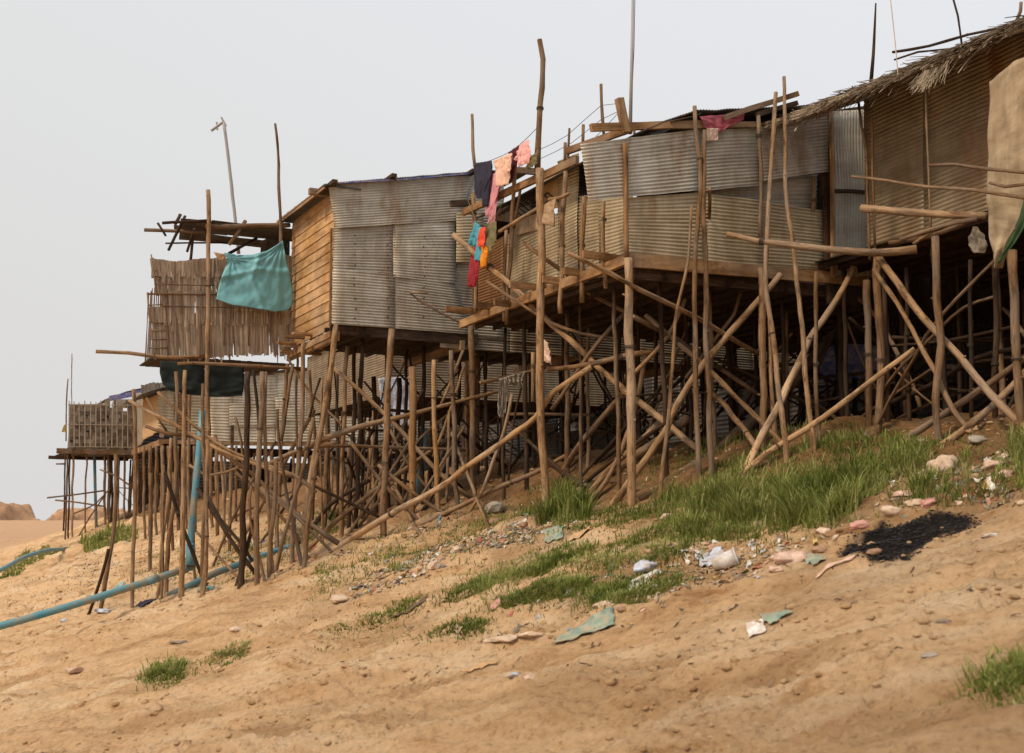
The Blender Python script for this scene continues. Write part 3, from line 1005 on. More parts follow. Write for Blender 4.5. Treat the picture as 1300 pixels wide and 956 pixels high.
cloth('wall_patch', [[[(690, 226), (711, 216)], [(690, 270), (712, 262)]]], CW, NW, 'card', parent=hc, fold=0.01, off=0.0)
# lattice window behind the rail
mb = MB()
for i in range(9):
    for s_ in (-1, 1):
        x0 = 652 + i * 6
        a = hit(x0, 262 - (x0 - 652) * 0.35, CW) + NW * 0.1; b = hit(x0 + 15 * s_, 274 - (x0 - 652) * 0.35, CW) + NW * (0.1 + 0.012 * s_)
        mb.bar(a, b, 0.018, 0.03, NW)
mb.build('window_lattice', M['pole_dark'], hc)
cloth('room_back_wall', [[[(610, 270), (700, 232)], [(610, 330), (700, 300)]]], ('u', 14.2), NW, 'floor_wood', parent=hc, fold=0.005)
# near side wall
o1 = sheet(hc, 'wall_sheet', [(733, 185), (886, 165), (884, 243), (743, 257)], CV, SW, 0.10, mat='metal', label='grey iron sheet overhanging the corner')
sheet(hc, 'wall_sheet', [(884, 167), (966, 163), (966, 236), (884, 245)], CV, SW, 0.07, mat='metal')
sheet(hc, 'wall_sheet', [(960, 163), (1047, 150), (1047, 220), (960, 232)], CV, SW, 0.10, mat='metal')
sheet(hc, 'wall_sheet', [(792, 252), (896, 244), (897, 333), (793, 321)], CV, SW, 0.03, mat='metal_tan')
sheet(hc, 'wall_sheet', [(894, 247), (966, 256), (966, 339), (894, 332)], CV, SW, 0.06, mat='metal_tan')
sheet(hc, 'wall_sheet', [(962, 256), (1047, 268), (1047, 344), (962, 338)], CV, SW, 0.03, mat='metal_tan')
sheet(hc, 'wall_sheet', [(890, 232), (1047, 218), (1047, 275), (890, 262)], CV, SW, -0.25, mat='metal', label='shaded inner sheet behind the wall gap')
# door of upright corrugation
dr_ = sheet(hc, 'door', [(1051, 143), (1099, 141), (1101, 352), (1053, 352)], CV, SW, 0.12, mat='metal', across='u', wave=0.085, label='upright grey iron door panel')
plank(hc, 'door_frame', hit(1049, 140, CV) + SW * .16, hit(1051, 354, CV) + SW * .16, 0.07, 0.07, 'timber', up=SW)
plank(hc, 'door_frame', hit(1100, 140, CV) + SW * .16, hit(1101, 354, CV) + SW * .16, 0.06, 0.07, 'timber', up=SW)
plank(dr_, 'door_rail', hit(1052, 245, CV) + SW * .19, hit(1099, 247, CV) + SW * .19, 0.05, 0.07, 'pole_dark')
sheet(hc, 'wall_sheet', [(1101, 300), (1160, 300), (1160, 350), (1101, 352)], CV, SW, 0.0, mat='metal_brown', across='u', label='dark upright sheet beside the door')
extrude_roof(hc, 'roof', [(810, 168), (852, 150), (884, 140), (960, 137), (1062, 131)], ('v', 18.95), DV * 7.6, 0.02, 'metal_dark')
extrude_roof(hc, 'roof_edge', [(852, 153), (884, 146), (890, 143)], ('v', 18.9), DV * 2, 0.02, 'metal_dark', wav=0.0)
cloth('roof_cloth', [[[(888, 148), (915, 146), (945, 145)], [(893, 160), (915, 163), (944, 152)], [(898, 166), (914, 168), (925, 160)]]], ('v', 18.9), SW, 'magenta', parent=hc, fold=0.03, label='dusty magenta sheet tucked under the roof')
cloth('roof_cloth', [[[(897, 163), (912, 163)], [(897, 179), (911, 178)]]], ('v', 18.86), SW, 'pink', parent=hc, fold=0.01, label='pale pink rag under the roof')
plank(hc, 'roof_beam', hit(852, 160, ('v', 18.98)), hit(965, 158, ('v', 18.98)), 0.07, 0.12, 'timber')
plank(hc, 'roof_beam', hit(920, 149, ('v', 18.8)), hit(1013, 119, ('v', 18.8)), 0.07, 0.11, 'pole_grey')
plank(hc, 'roof_beam', hit(960, 146, ('v', 18.8)), hit(1012, 131, ('v', 18.8)), 0.07, 0.10, 'pole_dark')

# posts and poles of house C
def S(*a, **k): return member(hc, 'stilt', *a, **k)
def B(*a, **k): return member(hc, 'brace', *a, **k)
S([(794, 182), (795, 326)], 8, top=('v', 18.98), bot=('v', 18.98), mat='timber', wob=0.003)
S([(796, 328), (798, 400), (801, 470), (802, 560), (805, 640)], 12, w2=13, label='thick pale corner post', mat='pole_pale')
S([(686, 214), (686, 400), (687, 520), (690, 600), (693, 645)], 11.5, w2=11)
S([(598, 405), (599, 470), (600, 560), (602, 632)], 9, w2=9)
S([(607, 412), (605, 500), (606, 600)], 8)
S([(591, 443), (593, 520), (594, 600)], 7, mat='pole')
S([(601, 246), (603, 330), (604, 395)], 6, top=CU, bot=CU)
S([(655, 200), (650, 300), (646, 355), (645, 412)], 6, top=CU, bot=CU)
S([(643, 292), (640, 350), (639, 408)], 5, top=CU, bot=CU, mat='pole_grey')
S([(717, 218), (714, 300), (712, 385), (713, 398)], 7, top=CU, bot=CU)
S([(741, 250), (739, 300), (738, 384)], 7, top=CU, bot=CU)
S([(767, 256), (766, 300), (768, 366)], 6, top=CU, bot=CU)
S([(661, 236), (652, 290)], 4, top=CU, bot=CU)
S([(685, 50), (688, 75), (686, 130), (684, 175), (682, 218)], 7, top=('u', 12.3), bot=('u', 12.3), w2=9, label='tall crooked pole rising above the laundry')
S([(599, 145), (600, 190), (603, 216)], 4.5, top=('u', 12.4), bot=('u', 12.4))
S([(763, 107), (765, 150), (767, 172)], 4.5, top=('u', 12.8), bot=('u', 12.8), mat='pole_grey')
S([(723, 163), (722, 200)], 3.5, top=('u', 12.8), bot=('u', 12.8), mat='pole_grey')
S([(740, 158), (740, 186)], 5, top=('u', 12.8), bot=('u', 12.8))
S([(718, 181), (718, 205)], 5, top=('u', 12.8), bot=('u', 12.8))
S([(806, 158), (806, 176)], 4, top=('u', 13.6), bot=('u', 13.6))
S([(678, 447), (677, 510)], 5.5, top=CU, bot=CU)
# pairs tied beside the side wall
S([(882, 135), (885, 180), (889, 205), (886, 290), (883, 400), (885, 520), (889, 606)], 6, w2=8, top=('v', 18.8))
S([(895, 165), (894, 260), (897, 400), (899, 500), (904, 604)], 6, w2=9, top=('v', 18.7))
S([(901, 240), (899, 330), (897, 440), (895, 540)], 5, top=('v', 18.6), mat='pole_grey')
S([(878, 262), (874, 330), (859, 392), (855, 450), (848, 531), (838, 632)], 4, w2=6, top=('v', 18.5))
S([(985, 118), (979, 200), (974, 300), (973, 340), (979, 415), (990, 500), (1000, 586)], 6, w2=8, top=('v', 18.6), label='tall crooked pole crossing the side wall')
S([(995, 98), (997, 160), (997, 240), (1006, 310), (1015, 380), (1022, 470), (1032, 570)], 5, w2=8, top=('v', 18.5), label='tall thin pole reaching above the roof edge')
S([(962, 147), (966, 230), (966, 300)], 6, top=('v', 18.8), bot=('v', 18.8), mat='pole')
S([(1034, 224), (1034, 268)], 6, top=('v', 19.0), bot=('v', 19.0))
S([(966, 340), (970, 430), (968, 568)], 10, mat='pole_grey')
S([(1036, 345), (1035, 440), (1040, 560)], 6)
S([(1101, 356), (1102, 440), (1104, 540)], 10, mat='pole_grey')
S([(1115, 325), (1117, 430), (1114, 548)], 11, label='stout post under the door corner')
S([(975, 390), (978, 470), (985, 560)], 4, w2=8, mat='pole')
# braces
B([(575, 298), (612, 331), (648, 361), (692, 404), (736, 443), (794, 498), (825, 521), (885, 570)], 8, w2=9, top=('u', 11.6), bot=('v', 19.6), label='long pale pole slanting across the deck', mat='pole_pale')
B([(663, 307), (690, 328), (718, 347), (745, 370), (786, 391), (860, 430), (960, 500)], 6, top=('u', 11.7), bot=('v', 20.5), mat='pole_grey')
B([(619, 357), (640, 372), (663, 386), (700, 410), (738, 423), (780, 430)], 5, top=('u', 11.9), bot=('v', 21.5), mat='pole_grey')
B([(721, 322), (745, 333), (772, 346), (799, 361), (885, 404), (963, 449)], 6.5, w2=7, top=('v', 18.5), bot=('v', 19.5))
B([(991, 348), (960, 384), (925, 424), (885, 473), (845, 545), (800, 610), (776, 641)], 9, w2=10, top=('v', 18.8), label='thick smooth brace leaning inland from the corner foot', mat='pole_pale')
B([(1090, 328), (1062, 380), (1023, 443), (985, 520), (958, 577), (943, 604)], 8, w2=11, top=('v', 18.7), mat='pole_pale')
B([(1161, 443), (1090, 496), (1023, 545), (975, 575), (942, 602)], 7, w2=9, top=('u', 15.6), mat='pole_pale')
B([(804, 402), (880, 445), (968, 505), (1000, 530)], 6, top=('v', 19.6), bot=('v', 22), mat='pole_grey')
B([(830, 446), (800, 450), (760, 460), (730, 466), (696, 469)], 8, w2=7, top=('v', 20.2), bot=('u', 12.2))
B([(750, 466), (700, 500), (681, 530), (640, 560), (594, 592), (545, 627), (497, 652), (450, 682), (413, 704), (378, 710)], 8, w2=9, top=('v', 21), bot='g', mat='pole_pale')
B([(1101, 407), (1060, 425), (1020, 470), (985, 505), (958, 531), (900, 580), (820, 630)], 15, w2=17, top=('v', 22.0), bot='g', mat='pole_grey', label='huge curved log propped under the houses')
B([(880, 525), (820, 570), (741, 622)], 12, top=('v', 21.0), mat='pole')
B([(800, 490), (740, 560), (715, 600), (700, 625)], 8, top=('v', 21.5), mat='pole_grey')
B([(870, 380), (845, 430), (800, 480)], 6, top=('v', 19.8), bot=('v', 20.4))
B([(964, 350), (940, 370), (930, 400), (870, 480)], 5, top=('v', 19.8), bot=('v', 20.4), mat='pole')
B([(905, 500), (945, 545), (975, 592)], 8, top=('v', 19.8), mat='pole')
B([(820, 450), (800, 540), (770, 610), (745, 640)], 7, top=('v', 21), mat='pole_grey')
B([(628, 581), (640, 545), (650, 500)][::-1] + [(612, 625), (595, 650)], 5, w2=5, top=('u', 12.6), mat='pole')
B([(725, 575), (680, 600), (640, 616), (594, 638), (530, 668)], 6, w2=7, top=('v', 24), mat='pole_grey')
B([(736, 640), (780, 590), (830, 545), (870, 500)][::-1], 8, top=('v', 20.5), mat='pole')
B([(820, 400), (900, 470), (950, 520), (1000, 570)], 7, top=('v', 20.5), mat='pole')
B([(1060, 330), (1120, 370), (1160, 340)], 5, top=('v', 20.5), bot=('v', 20.5), mat='pole_grey')
B([(700, 520), (745, 455), (790, 400), (820, 360)], 6, top=('v', 21.5), bot=('v', 21.5), mat='pole_grey')
# laundry rail that slants along the deck
B([(629, 297), (655, 282), (680, 266), (697, 254), (714, 250), (723, 246)], 5.5, top=('u', 12.0), bot=('u', 12.2), label='bent pole used as a drying rail')
understory(hc, 13.3, 24, 19.6, 26.6, Z_C - 0.15, 1.6, 1.35, 62, mat=('pole_grey', 'pole_dark', 'pole_dark', 'pole_dark'))  # mostly dark poles, painting the shade under the floor

# ================================================================== HOUSE B : corrugated house with plank gable
Z_B = hit(420, 413, ('v', 28.7)).z
uB = 9.56
hb = empty('stilt_house', UV(11, 29, gz(11, 29)), 'stilt house with golden plank gable, grey iron side and ragged leaf balcony', 'stilt house', 'stilt houses along the river bank')
BV, BU = ('v', 28.7), ('u', uB)
vB1 = 32.5
floor_deck(hb, 9.7, 27, 28.75, 32.6, Z_B - 0.05, board=0.2)
for u_ in (9.66, 13.2, 17.0, 21.0):
    plank(hb, 'floor_beam', UV(u_, 28.6, Z_B - 0.27), UV(u_, 32.9, Z_B - 0.27), 0.12, 0.26, 'timber')
plank(hb, 'floor_beam', UV(9.4, 28.85, Z_B - 0.10), UV(25, 28.85, Z_B - 0.10), 0.07, 0.12, 'floor_wood')
plank(hb, 'floor_beam', hit(419, 417, ('v', 28.72)), hit(606, 431, ('v', 28.72)), 0.06, 0.30, 'pole_dark')  # dark strip painting the shade along the wall's lower edge
for i in range(6):
    sheet3(hb, 'wall_sheet', [UV(12.6 + i * 2.1, 28.76, Z_B + 3.2), UV(14.75 + i * 2.1, 28.76, Z_B + 3.2), UV(14.75 + i * 2.1, 28.76, Z_B - 0.35), UV(12.6 + i * 2.1, 28.76, Z_B - 0.35)], SW, mat='metal' if i == 0 else 'metal_brown')
# plank wall facing the river (lapped boards)
mb = MB()
tl, tr = hit(363, 285, BU), hit(420, 246, BU)
bl, br = hit(365, 441, BU), hit(420, 412, BU)
vA, vBk = 28.72, 32.5
zb0 = Z_B - 0.10
ztop0 = hit(419, 247, BU).z; ztop1 = hit(364, 286, BU).z
nb = 14
h_ = (ztop0 - zb0) / nb
for i in range(nb + 1):
    z0 = zb0 + i * h_
    z1 = z0 + h_ * 1.12
    r_ = random.random()
    # clip the far end under the roof slope
    def topat(v): return ztop0 + (ztop1 - ztop0) * (v - vA) / (vBk - vA)
    vend = vBk
    zt = min(z1, topat(vA)); 
    if z0 + 0.03 > topat(vA): continue
    ze = min(z1, topat(vBk))
    if z0 + 0.02 > ze:
        vend = vA + (topat(vA) - z0 - 0.02) / (topat(vA) - topat(vBk)) * (vBk - vA); ze = z0 + 0.02
    sl = random.uniform(-0.012, 0.012)
    a0 = UV(uB - 0.035, vA, z0 + sl); a1 = UV(uB - 0.035, vend, z0 - sl); b1 = UV(uB - 0.008, vend, ze); b0 = UV(uB - 0.008, vA, zt)
    c0 = UV(uB + 0.01, vA, z0 + sl); c1 = UV(uB + 0.01, vend, z0 - sl)
    n = len(mb.v); mb.v += [a0, a1, b1, b0, c0, c1]; o_ = random.uniform(0, 40); Lx = vend - vA
    mb.face((n, n + 1, n + 2, n + 3), [(o_, o_), (o_, o_ + Lx), (o_ + .2, o_ + Lx), (o_ + .2, o_)], r_)
    mb.face((n + 4, n + 5, n + 1, n), [(o_, o_), (o_, o_ + Lx), (o_ + .02, o_ + Lx), (o_ + .02, o_)], r_)
    mb.face((n + 4, n, n + 3), [(o_, o_), (o_ + .02, o_), (o_ + .02, o_ + .2)], r_)
mb.build('plank_wall', M['plank'], hb)
# side wall sheets
sheet(hb, 'wall_sheet', [(415, 236), (603, 223), (580, 281), (424, 291)], BV, SW, 0.10, mat='metal', label='upper iron sheet under the roof')
sheet(hb, 'wall_sheet', [(423, 289), (500, 284), (500, 350), (422, 345)], BV, SW, 0.05, mat='metal')
sheet(hb, 'wall_sheet', [(498, 284), (577, 279), (577, 360), (498, 352)], BV, SW, 0.06, mat='metal')
sheet(hb, 'wall_sheet', [(421, 343), (500, 349), (500, 417), (420, 412)], BV, SW, 0.08, mat='metal')
sheet(hb, 'wall_sheet', [(497, 349), (575, 360), (597, 425), (497, 417)], BV, SW, 0.04, mat='metal')
sheet(hb, 'wall_sheet', [(575, 222), (640, 215), (640, 430), (573, 424)], BV, SW, -0.05, mat='metal')
sheet(hb, 'wall_sheet', [(577, 272), (612, 270), (612, 334), (577, 334)], BV, SW, 0.10, mat='metal_tan', wave=0.085, label='separate brownish patch sheet')
plank(hb, 'corner_board', hit(422, 290, BV) + SW * .02 + NW * 0.03, hit(420, 414, BV) + SW * .02 + NW * 0.03, 0.05, 0.06, 'timber', up=SW)
# nail rows of the side wall
mb = MB()
nw_ = [c for c in hb.children if c.name.startswith('wall_sheet')]
for x_ in (491, 537, 449):
    for y_ in range(300, 410, 13):
        p = hit(x_ + random.uniform(-1.5, 1.5), y_ + random.uniform(-2, 2), BV) + SW * 0.12
        mb.box(p, NV * 0.016, DV * 0.012, ZV * 0.016)
mb.build('nail_heads', M['pole_dark'], nw_[1])
extrude_roof(hb, 'roof', [(411, 235), (419, 232), (500, 226), (604, 217), (680, 213)], ('v', 28.5), DV * 4.4, 0.035, 'metal_dark')
# blue plastic showing along the roof edge
mb = MB()
for a_, b_ in (((424, 232.5), (500, 228.5)), ((503, 228.5), (600, 220))):
    mb.bar(hit(*a_, ('v', 28.44)), hit(*b_, ('v', 28.44)), 0.03, 0.035)
mb.build('roof_edge_strip', M['blue'], hb)
for (x_, y_) in ((497, 225), (422, 233), (598, 219)):
    p = hit(x_, y_, ('v', 28.45)); plank(hb, 'purlin_end', p + DV * 0.6, p - DV * 0.22, 0.14, 0.10, 'pole_dark')
for i in range(7):
    t = i / 6
    p = UV(uB - 0.1, 28.8 + t * 3.9, (hit(414, 240, ('u', uB - .2)).z) * (1 - t * 0.0) + 0.0)
    z_ = ztop0 + (ztop1 - ztop0) * t + 0.05
    plank(hb, 'purlin_end', UV(uB + 0.5, 28.8 + t * 3.9, z_ + 0.07), UV(uB - 0.30, 28.8 + t * 3.9, z_ + 0.03), 0.06, 0.08, 'floor_wood')
# sloping verge of the river side
zr0 = hit(414, 233, ('u', uB - .35)).z; zr1 = hit(357, 277, ('u', uB - .35)).z
mb = MB(); mb.box(UV(uB + 0.15, 30.7, (zr0 + zr1) / 2 + 0.0), DV * 2.15 + ZV * ((zr1 - zr0) / 2), NV * 0.5, ZV * 0.025)
mb.build('roof_verge', M['metal_dark'], hb)
plank(hb, 'verge_board', UV(uB - 0.36, 28.55, zr0 - 0.06), UV(uB - 0.36, 32.9, zr1 - 0.06), 0.04, 0.12, 'timber')
p = hit(404, 244, ('u', uB - .3)); plank(hb, 'purlin_end', p + NV * 0.5, p + NW * 0.25, 0.16, 0.16, 'pole_grey')

# balcony of leaf panels
LV = ('v', 32.45)
Z_L = hit(300, 458, LV).z
leaf_rows(hb, 'leaf_panel', LV, SW, [
    ([(191, 330), (215, 334), (262, 330), (300, 328), (366, 326)], [(196, 352), (366, 352)]),
    ([(196, 350), (366, 350)], [(197, 374), (366, 374)])], 0.03, label='upper leaf panel of the balcony')
leaf_rows(hb, 'leaf_panel', LV, SW, [
    ([(203, 372), (366, 374)], [(206, 412), (367, 412)]),
    ([(192, 398), (366, 404)], [(208, 452), (260, 455), (320, 449), (367, 452)])], 0.10, label='lower ragged leaf panel of the balcony', ragged=11)
leaf_rows(hb, 'leaf_panel', LV, SW, [([(191, 392), (212, 392)], [(196, 413), (212, 414)])], 0.12, ragged=6)
def bar_px(parent, name, a, b, spec, w, mat, out=SW, off=0.0, r=0.5):
    p = hit(*a, spec) + out * off; q = hit(*b, spec) + out * off
    rr = w / 2 / F * p.y
    mb = pole_mesh([p, (p + q) / 2, q], rr, rr, rr * 0.5, 5, knots=False)
    return mb.build(name, M[mat], parent, smooth=True)
for (a_, b_, w_) in (((186, 375), (280, 375), 2.6), ((186, 389), (205, 388), 1.6), ((187, 410), (206, 412), 1.6), ((189, 421), (208, 421), 1.6),
                     ((189, 432), (209, 432), 1.8), ((186, 443), (210, 443), 1.8), ((185, 373), (194, 457), 2.4), ((190, 325), (198, 376), 2.0),
                     ((191, 345), (197, 346), 1.6), ((193, 353), (200, 353), 1.6), ((194, 363), (270, 364), 1.8), ((205, 390), (366, 394), 1.4),
                     ((209, 375), (212, 458), 1.6), ((252, 378), (252, 455), 1.8), ((314, 396), (313, 440), 1.6), ((229, 376), (229, 400), 1.2), ((341, 398), (340, 440), 1.3), ((283, 392), (283, 440), 1.2)):
    bar_px(hb, 'lath', a_, b_, LV, w_, 'pole_grey', SW, 0.20)
member(hb, 'pole', [(264, 241), (265, 300), (264, 380), (263, 470), (264, 560)], 7, w2=7, top=('v', 32.1), bot=('v', 32.1), label='tall pole tied to the balcony front')
member(hb, 'pole', [(122, 446), (165, 448), (187, 451), (225, 454), (262, 452)], 6, w2=6, top=('v', 32.3), bot=('v', 32.3), label='long floor pole jutting out to the left')
member(hb, 'pole', [(225, 462), (245, 461), (275, 462), (330, 465), (382, 468)], 5, w2=6, top=('v', 32.0), bot=('v', 31.6))
member(hb, 'pole', [(349, 157), (353, 210), (355, 270), (357, 322)], 4, w2=5.5, top=('v', 32.1), bot=('v', 32.1), label='thin tall pole at the balcony end')
# balcony floor
mb = MB(); z_ = Z_L
for i in range(24):
    u_ = 5.9 + i * 0.158
    mb.box(UV(u_, 33.6, z_ + random.uniform(-.01, .01)), DV * 1.15, NV * 0.07, ZV * 0.015, random.random())
mb.build('balcony_floor', M['floor_wood'], hb)
# frayed far side of the balcony
mb = MB()
for i in range(14):
    v_ = 32.5 + i * 0.16
    mb.bar(UV(5.95, v_, Z_L), UV(5.95 + random.uniform(-.03, .03), v_, Z_L + 2.1), 0.02, 0.02, NV)
mb.build('side_laths', M['pole_grey'], hb)
# canopy of old sheets over the balcony
zc_ = hit(300, 283, ('v', 32.3)).z
for (u0_, u1_, va_, vb_, dz_) in ((7.2, 9.9, 32.35, 33.45, 0.0), (6.35, 7.3, 32.4, 32.9, -0.03), (6.6, 9.3, 33.75, 34.35, -0.07), (6.3, 7.9, 33.1, 33.5, -0.05)):
    sheet3(hb, 'canopy_sheet', [UV(u0_, va_, zc_ + dz_), UV(u1_, va_, zc_ + dz_ + .02), UV(u1_, vb_, zc_ + dz_ - .06), UV(u0_ + .1, vb_, zc_ + dz_ - .10)], ZV, mat='metal_dark', amp=0.01)
for (a_, b_, w_, s_) in (((183, 292), (262, 295), 5, 32.9), ((262, 288), (369, 286), 7, 32.2), ((206, 283), (262, 280), 4, 32.3), ((210, 309), (300, 308), 2.4, 34.2),
                         ((313, 280), (290, 310), 5, 32.25), ((326, 302), (290, 322), 4, 33.2), ((229, 272), (222, 285), 4.5, 32.6), ((236, 274), (214, 318), 4, 32.7),
                         ((250, 283), (238, 320), 3.5, 33.0), ((200, 283), (210, 300), 3, 32.7), ((246, 300), (240, 342), 4, 33.4)):
    bar_px(hb, 'canopy_pole', a_, b_, ('v', s_), w_, 'pole_grey' if w_ > 4.5 else 'pole_dark')
sheet(hb, 'gable_boards', [(331, 306), (368, 290), (368, 335), (331, 335)], ('v', 33.6), SW, 0, mat='floor_wood', amp=0.0)
# little landing planks at the foot of the plank wall
for i, (x_, y_) in enumerate(((388, 424), (378, 428), (368, 436), (376, 440), (372, 447))):
    p = hit(x_, y_, ('u', uB - 0.2)); plank(hb, 'landing_board', p + DV * 0.0 + NW * 0.35, p + NV * 0.8, 0.18, 0.07, 'timber')
plank(hb, 'floor_beam', hit(366, 452, ('u', uB - .15)), hit(420, 424, ('u', uB - .15)), 0.08, 0.16, 'timber')

def S(*a, **k): return member(hb, 'stilt', *a, **k)
def B(*a, **k): return member(hb, 'brace', *a, **k)
S([(427, 412), (413, 510), (404, 560), (395, 601), (388, 660), (387, 712)], 9, w2=9, label='leaning pale post at the near corner', mat='pole_pale')
S([(499, 418), (493, 500), (489, 560), (487, 601), (486, 680)], 10, w2=10, label='smooth straight post under the iron wall')
S([(441, 440), (437, 510), (434, 600), (433, 682)], 6, w2=8)
S([(523, 466), (523, 567), (522, 664)], 11, w2=11, mat='plank')
S([(551, 457), (552, 534), (557, 650)], 7, w2=8, mat='plank')
S([(573, 445), (576, 517), (580, 643)], 7, w2=8)
S([(385, 432), (384, 500), (381, 560), (374, 640), (370, 716)], 7, w2=8)
S([(429, 470), (428, 560), (429, 640)], 5, mat='pole_dark')
S([(457, 480), (459, 570), (460, 655)], 6, mat='pole_dark')
S([(475, 478), (477, 570), (478, 650)], 7, mat='pole_dark')
S([(506, 480), (505, 560), (506, 640)], 8, mat='pole_dark')
S([(364, 462), (361, 520), (357, 570), (352, 640), (352, 700)], 6, w2=6)
S([(372, 462), (364, 520), (358, 560)], 5, bot=31.5)
S([(332, 472), (330, 540), (327, 620), (325, 742)], 8, w2=9, mat='pole')
S([(337, 472), (336, 560), (340, 640), (346, 728)], 6, mat='pole_grey')
S([(314, 472), (313, 540), (311, 620), (307, 690), (304, 746)], 9, w2=10, mat='pole_dark')
S([(322, 470), (326, 520), (331, 570)], 5, bot=31.4, mat='pole_dark')
S([(224, 472), (226, 510), (223, 560), (222, 620), (213, 690), (211, 756)], 6, w2=7, mat='pole')
S([(235, 470), (234, 540), (232, 640), (231, 757)], 6, w2=9)
S([(241, 466), (239, 560), (240, 640), (243, 700)], 5, mat='pole')
S([(264, 558), (263, 620), (261, 700), (258, 754)], 6, w2=8)
S([(257, 487), (258, 560), (260, 640), (256, 756)], 5, w2=7, mat='pole_grey')
S([(218, 556), (214, 620), (207, 690), (200, 760)], 6, w2=6)
S([(273, 552), (274, 600), (276, 680)], 6)
S([(170, 494), (171, 560), (171, 640), (168, 772)], 6, w2=6, label='slender post standing apart on the left')
S([(147, 577), (146, 630), (143, 678), (133, 740), (127, 777)], 6, w2=7, label='post leaning over the blue pipe')
S([(138, 697), (128, 735), (113, 780)], 5, w2=4, mat='pole_dark')
S([(350, 582), (347, 640), (340, 732)], 7, mat='pole')
S([(398, 530), (386, 590), (366, 660), (350, 726)], 6, mat='pole')
S([(404, 575), (394, 640), (386, 720)], 7)
S([(352, 519), (353, 555), (359, 600), (370, 660), (383, 716)], 4, w2=7, mat='pole_grey', label='pale forked stick leaning on the posts')
S([(377, 430), (376, 520), (378, 600)], 4, bot=34)
S([(299, 530), (306, 560), (309, 590)], 4, bot=31, mat='pole_grey')
S([(319, 617), (318, 660), (336, 738)], 4, w2=5)
S([(321, 660), (312, 700), (299, 744)], 6, mat='pole_dark')
for (x_, yt, yb) in ((205, 590, 760), (190, 600, 724), (248, 600, 745), (219, 600, 700), (291, 540, 700), (284, 560, 690), (410, 480, 690), (397, 470, 660), (447, 500, 640), (418, 490, 650)):
    S([(x_ + random.uniform(-5, 5), yt), (x_ + random.uniform(-3, 3), (yt + yb) / 2), (x_, yb)], random.uniform(3.5, 6), mat=random.choice(['pole', 'pole_grey', 'pole']))
# braces
B([(163, 508), (190, 523), (222, 539), (278, 571), (320, 588), (374, 606)], 5, w2=6, top=28.6, bot=28.3, label='long thin branch brace sloping down from the left', mat='pole_pale')
B([(184, 541), (215, 551), (254, 556), (286, 579), (320, 602), (346, 627), (398, 668), (430, 690)], 5, w2=8, top=28.7, bot=28.6)
B([(201, 498), (230, 525), (262, 553), (290, 572), (330, 588), (374, 604), (400, 625)], 5, w2=6, top=29.0, bot=28.5)
B([(186, 505), (200, 530), (212, 548)], 4, top=29, bot=29, mat='pole')
B([(262, 627), (280, 660), (306, 690), (320, 712)], 5, top=29.2, bot=28.8, mat='pole_dark')
B([(246, 672), (275, 703), (305, 735)], 4, top=30.6, bot='g')
B([(240, 590), (262, 604), (285, 600), (308, 592)], 4, top=31, bot=31.4)
B([(380, 576), (405, 560), (440, 547), (470, 538), (514, 528), (560, 516), (591, 507), (631, 497)], 11, w2=5, top=('v', 28.9), bot=('v', 27.0), mat='pole', label='thick log laid level between the posts')
B([(340, 590), (372, 574), (400, 566), (430, 563)], 7, top=30.5, bot=30.5)
B([(400, 567), (450, 566), (520, 569), (591, 571)], 5, top=('v', 28.9), bot=('v', 28.5), mat='pole')
B([(423, 467), (460, 500), (497, 534), (530, 570), (567, 608), (600, 634)], 6, w2=7, top=('v', 28.5), bot=('v', 27.5), mat='pole_pale')
B([(380, 607), (430, 632), (485, 658)], 4.5, top=30, bot=30.4, mat='pole_dark')
B([(387, 702), (430, 660), (490, 612), (530, 585), (585, 545)], 8, w2=6, top='g', bot=('v', 28.8))
B([(380, 690), (420, 640), (470, 610)], 7, w2=6, top='g', bot=('v', 29.4), mat='pole_dark')
B([(393, 530), (400, 500), (407, 480)], 3.5, top=29.8, bot=29.8, mat='pole_dark')
B([(560, 513), (578, 470), (588, 445)], 4.5, top=('v', 28.5), bot=('v', 28.5))
B([(550, 580), (572, 520), (590, 462)], 4.5, top=('v', 28.8), bot=('v', 28.8), mat='pole')
B([(456, 668), (500, 610), (530, 560), (570, 525)], 4.5, top='g', bot=('v', 29.5))
B([(365, 455), (395, 500), (440, 545)], 4, top=32.5, bot=31.5, mat='pole')
B([(495, 545), (520, 590), (560, 640)], 4.5, top=31, bot=31, mat='pole')
B([(543, 372), (575, 391), (600, 410)][0:1] + [(520, 372), (550, 392), (590, 412)], 4, top=('v', 28.0), bot=('v', 27.9), label='thin stick poking out over the iron wall')
for _ in range(8):
    x_ = random.uniform(395, 590); y_ = random.uniform(640, 680)
    B([(x_, y_ - random.uniform(60, 130)), (x_ + random.uniform(-50, 50), y_)], random.uniform(4, 6), top=31.5, bot='g', mat=random.choice(['pole', 'pole_dark', 'pole_grey']))
for (x0_, y0_, x1_, y1_) in ((300, 600, 392, 700), (250, 620, 330, 735), (400, 520, 300, 700), (350, 560, 270, 720), (210, 600, 262, 745), (430, 560, 330, 690), (330, 620, 420, 700),
                             (445, 560, 530, 660), (520, 560, 440, 680), (590, 540, 520, 655), (480, 590, 560, 650), (270, 560, 350, 650), (380, 620, 290, 660), (560, 470, 480, 600)):
    B([(x0_, y0_), ((x0_ + x1_) / 2 + random.uniform(-4, 4), (y0_ + y1_) / 2 + random.uniform(-4, 4)), (x1_, y1_)], random.uniform(4, 6.5), mat=random.choice(['pole', 'pole_grey', 'pole_dark']))
understory(hb, 10.8, 22, 29.3, 33.0, Z_B - 0.15, 1.6, 1.2, 40, mat=('pole_grey', 'pole_dark', 'pole_dark', 'pole_dark'))  # darkened poles carry the shade beneath this floor

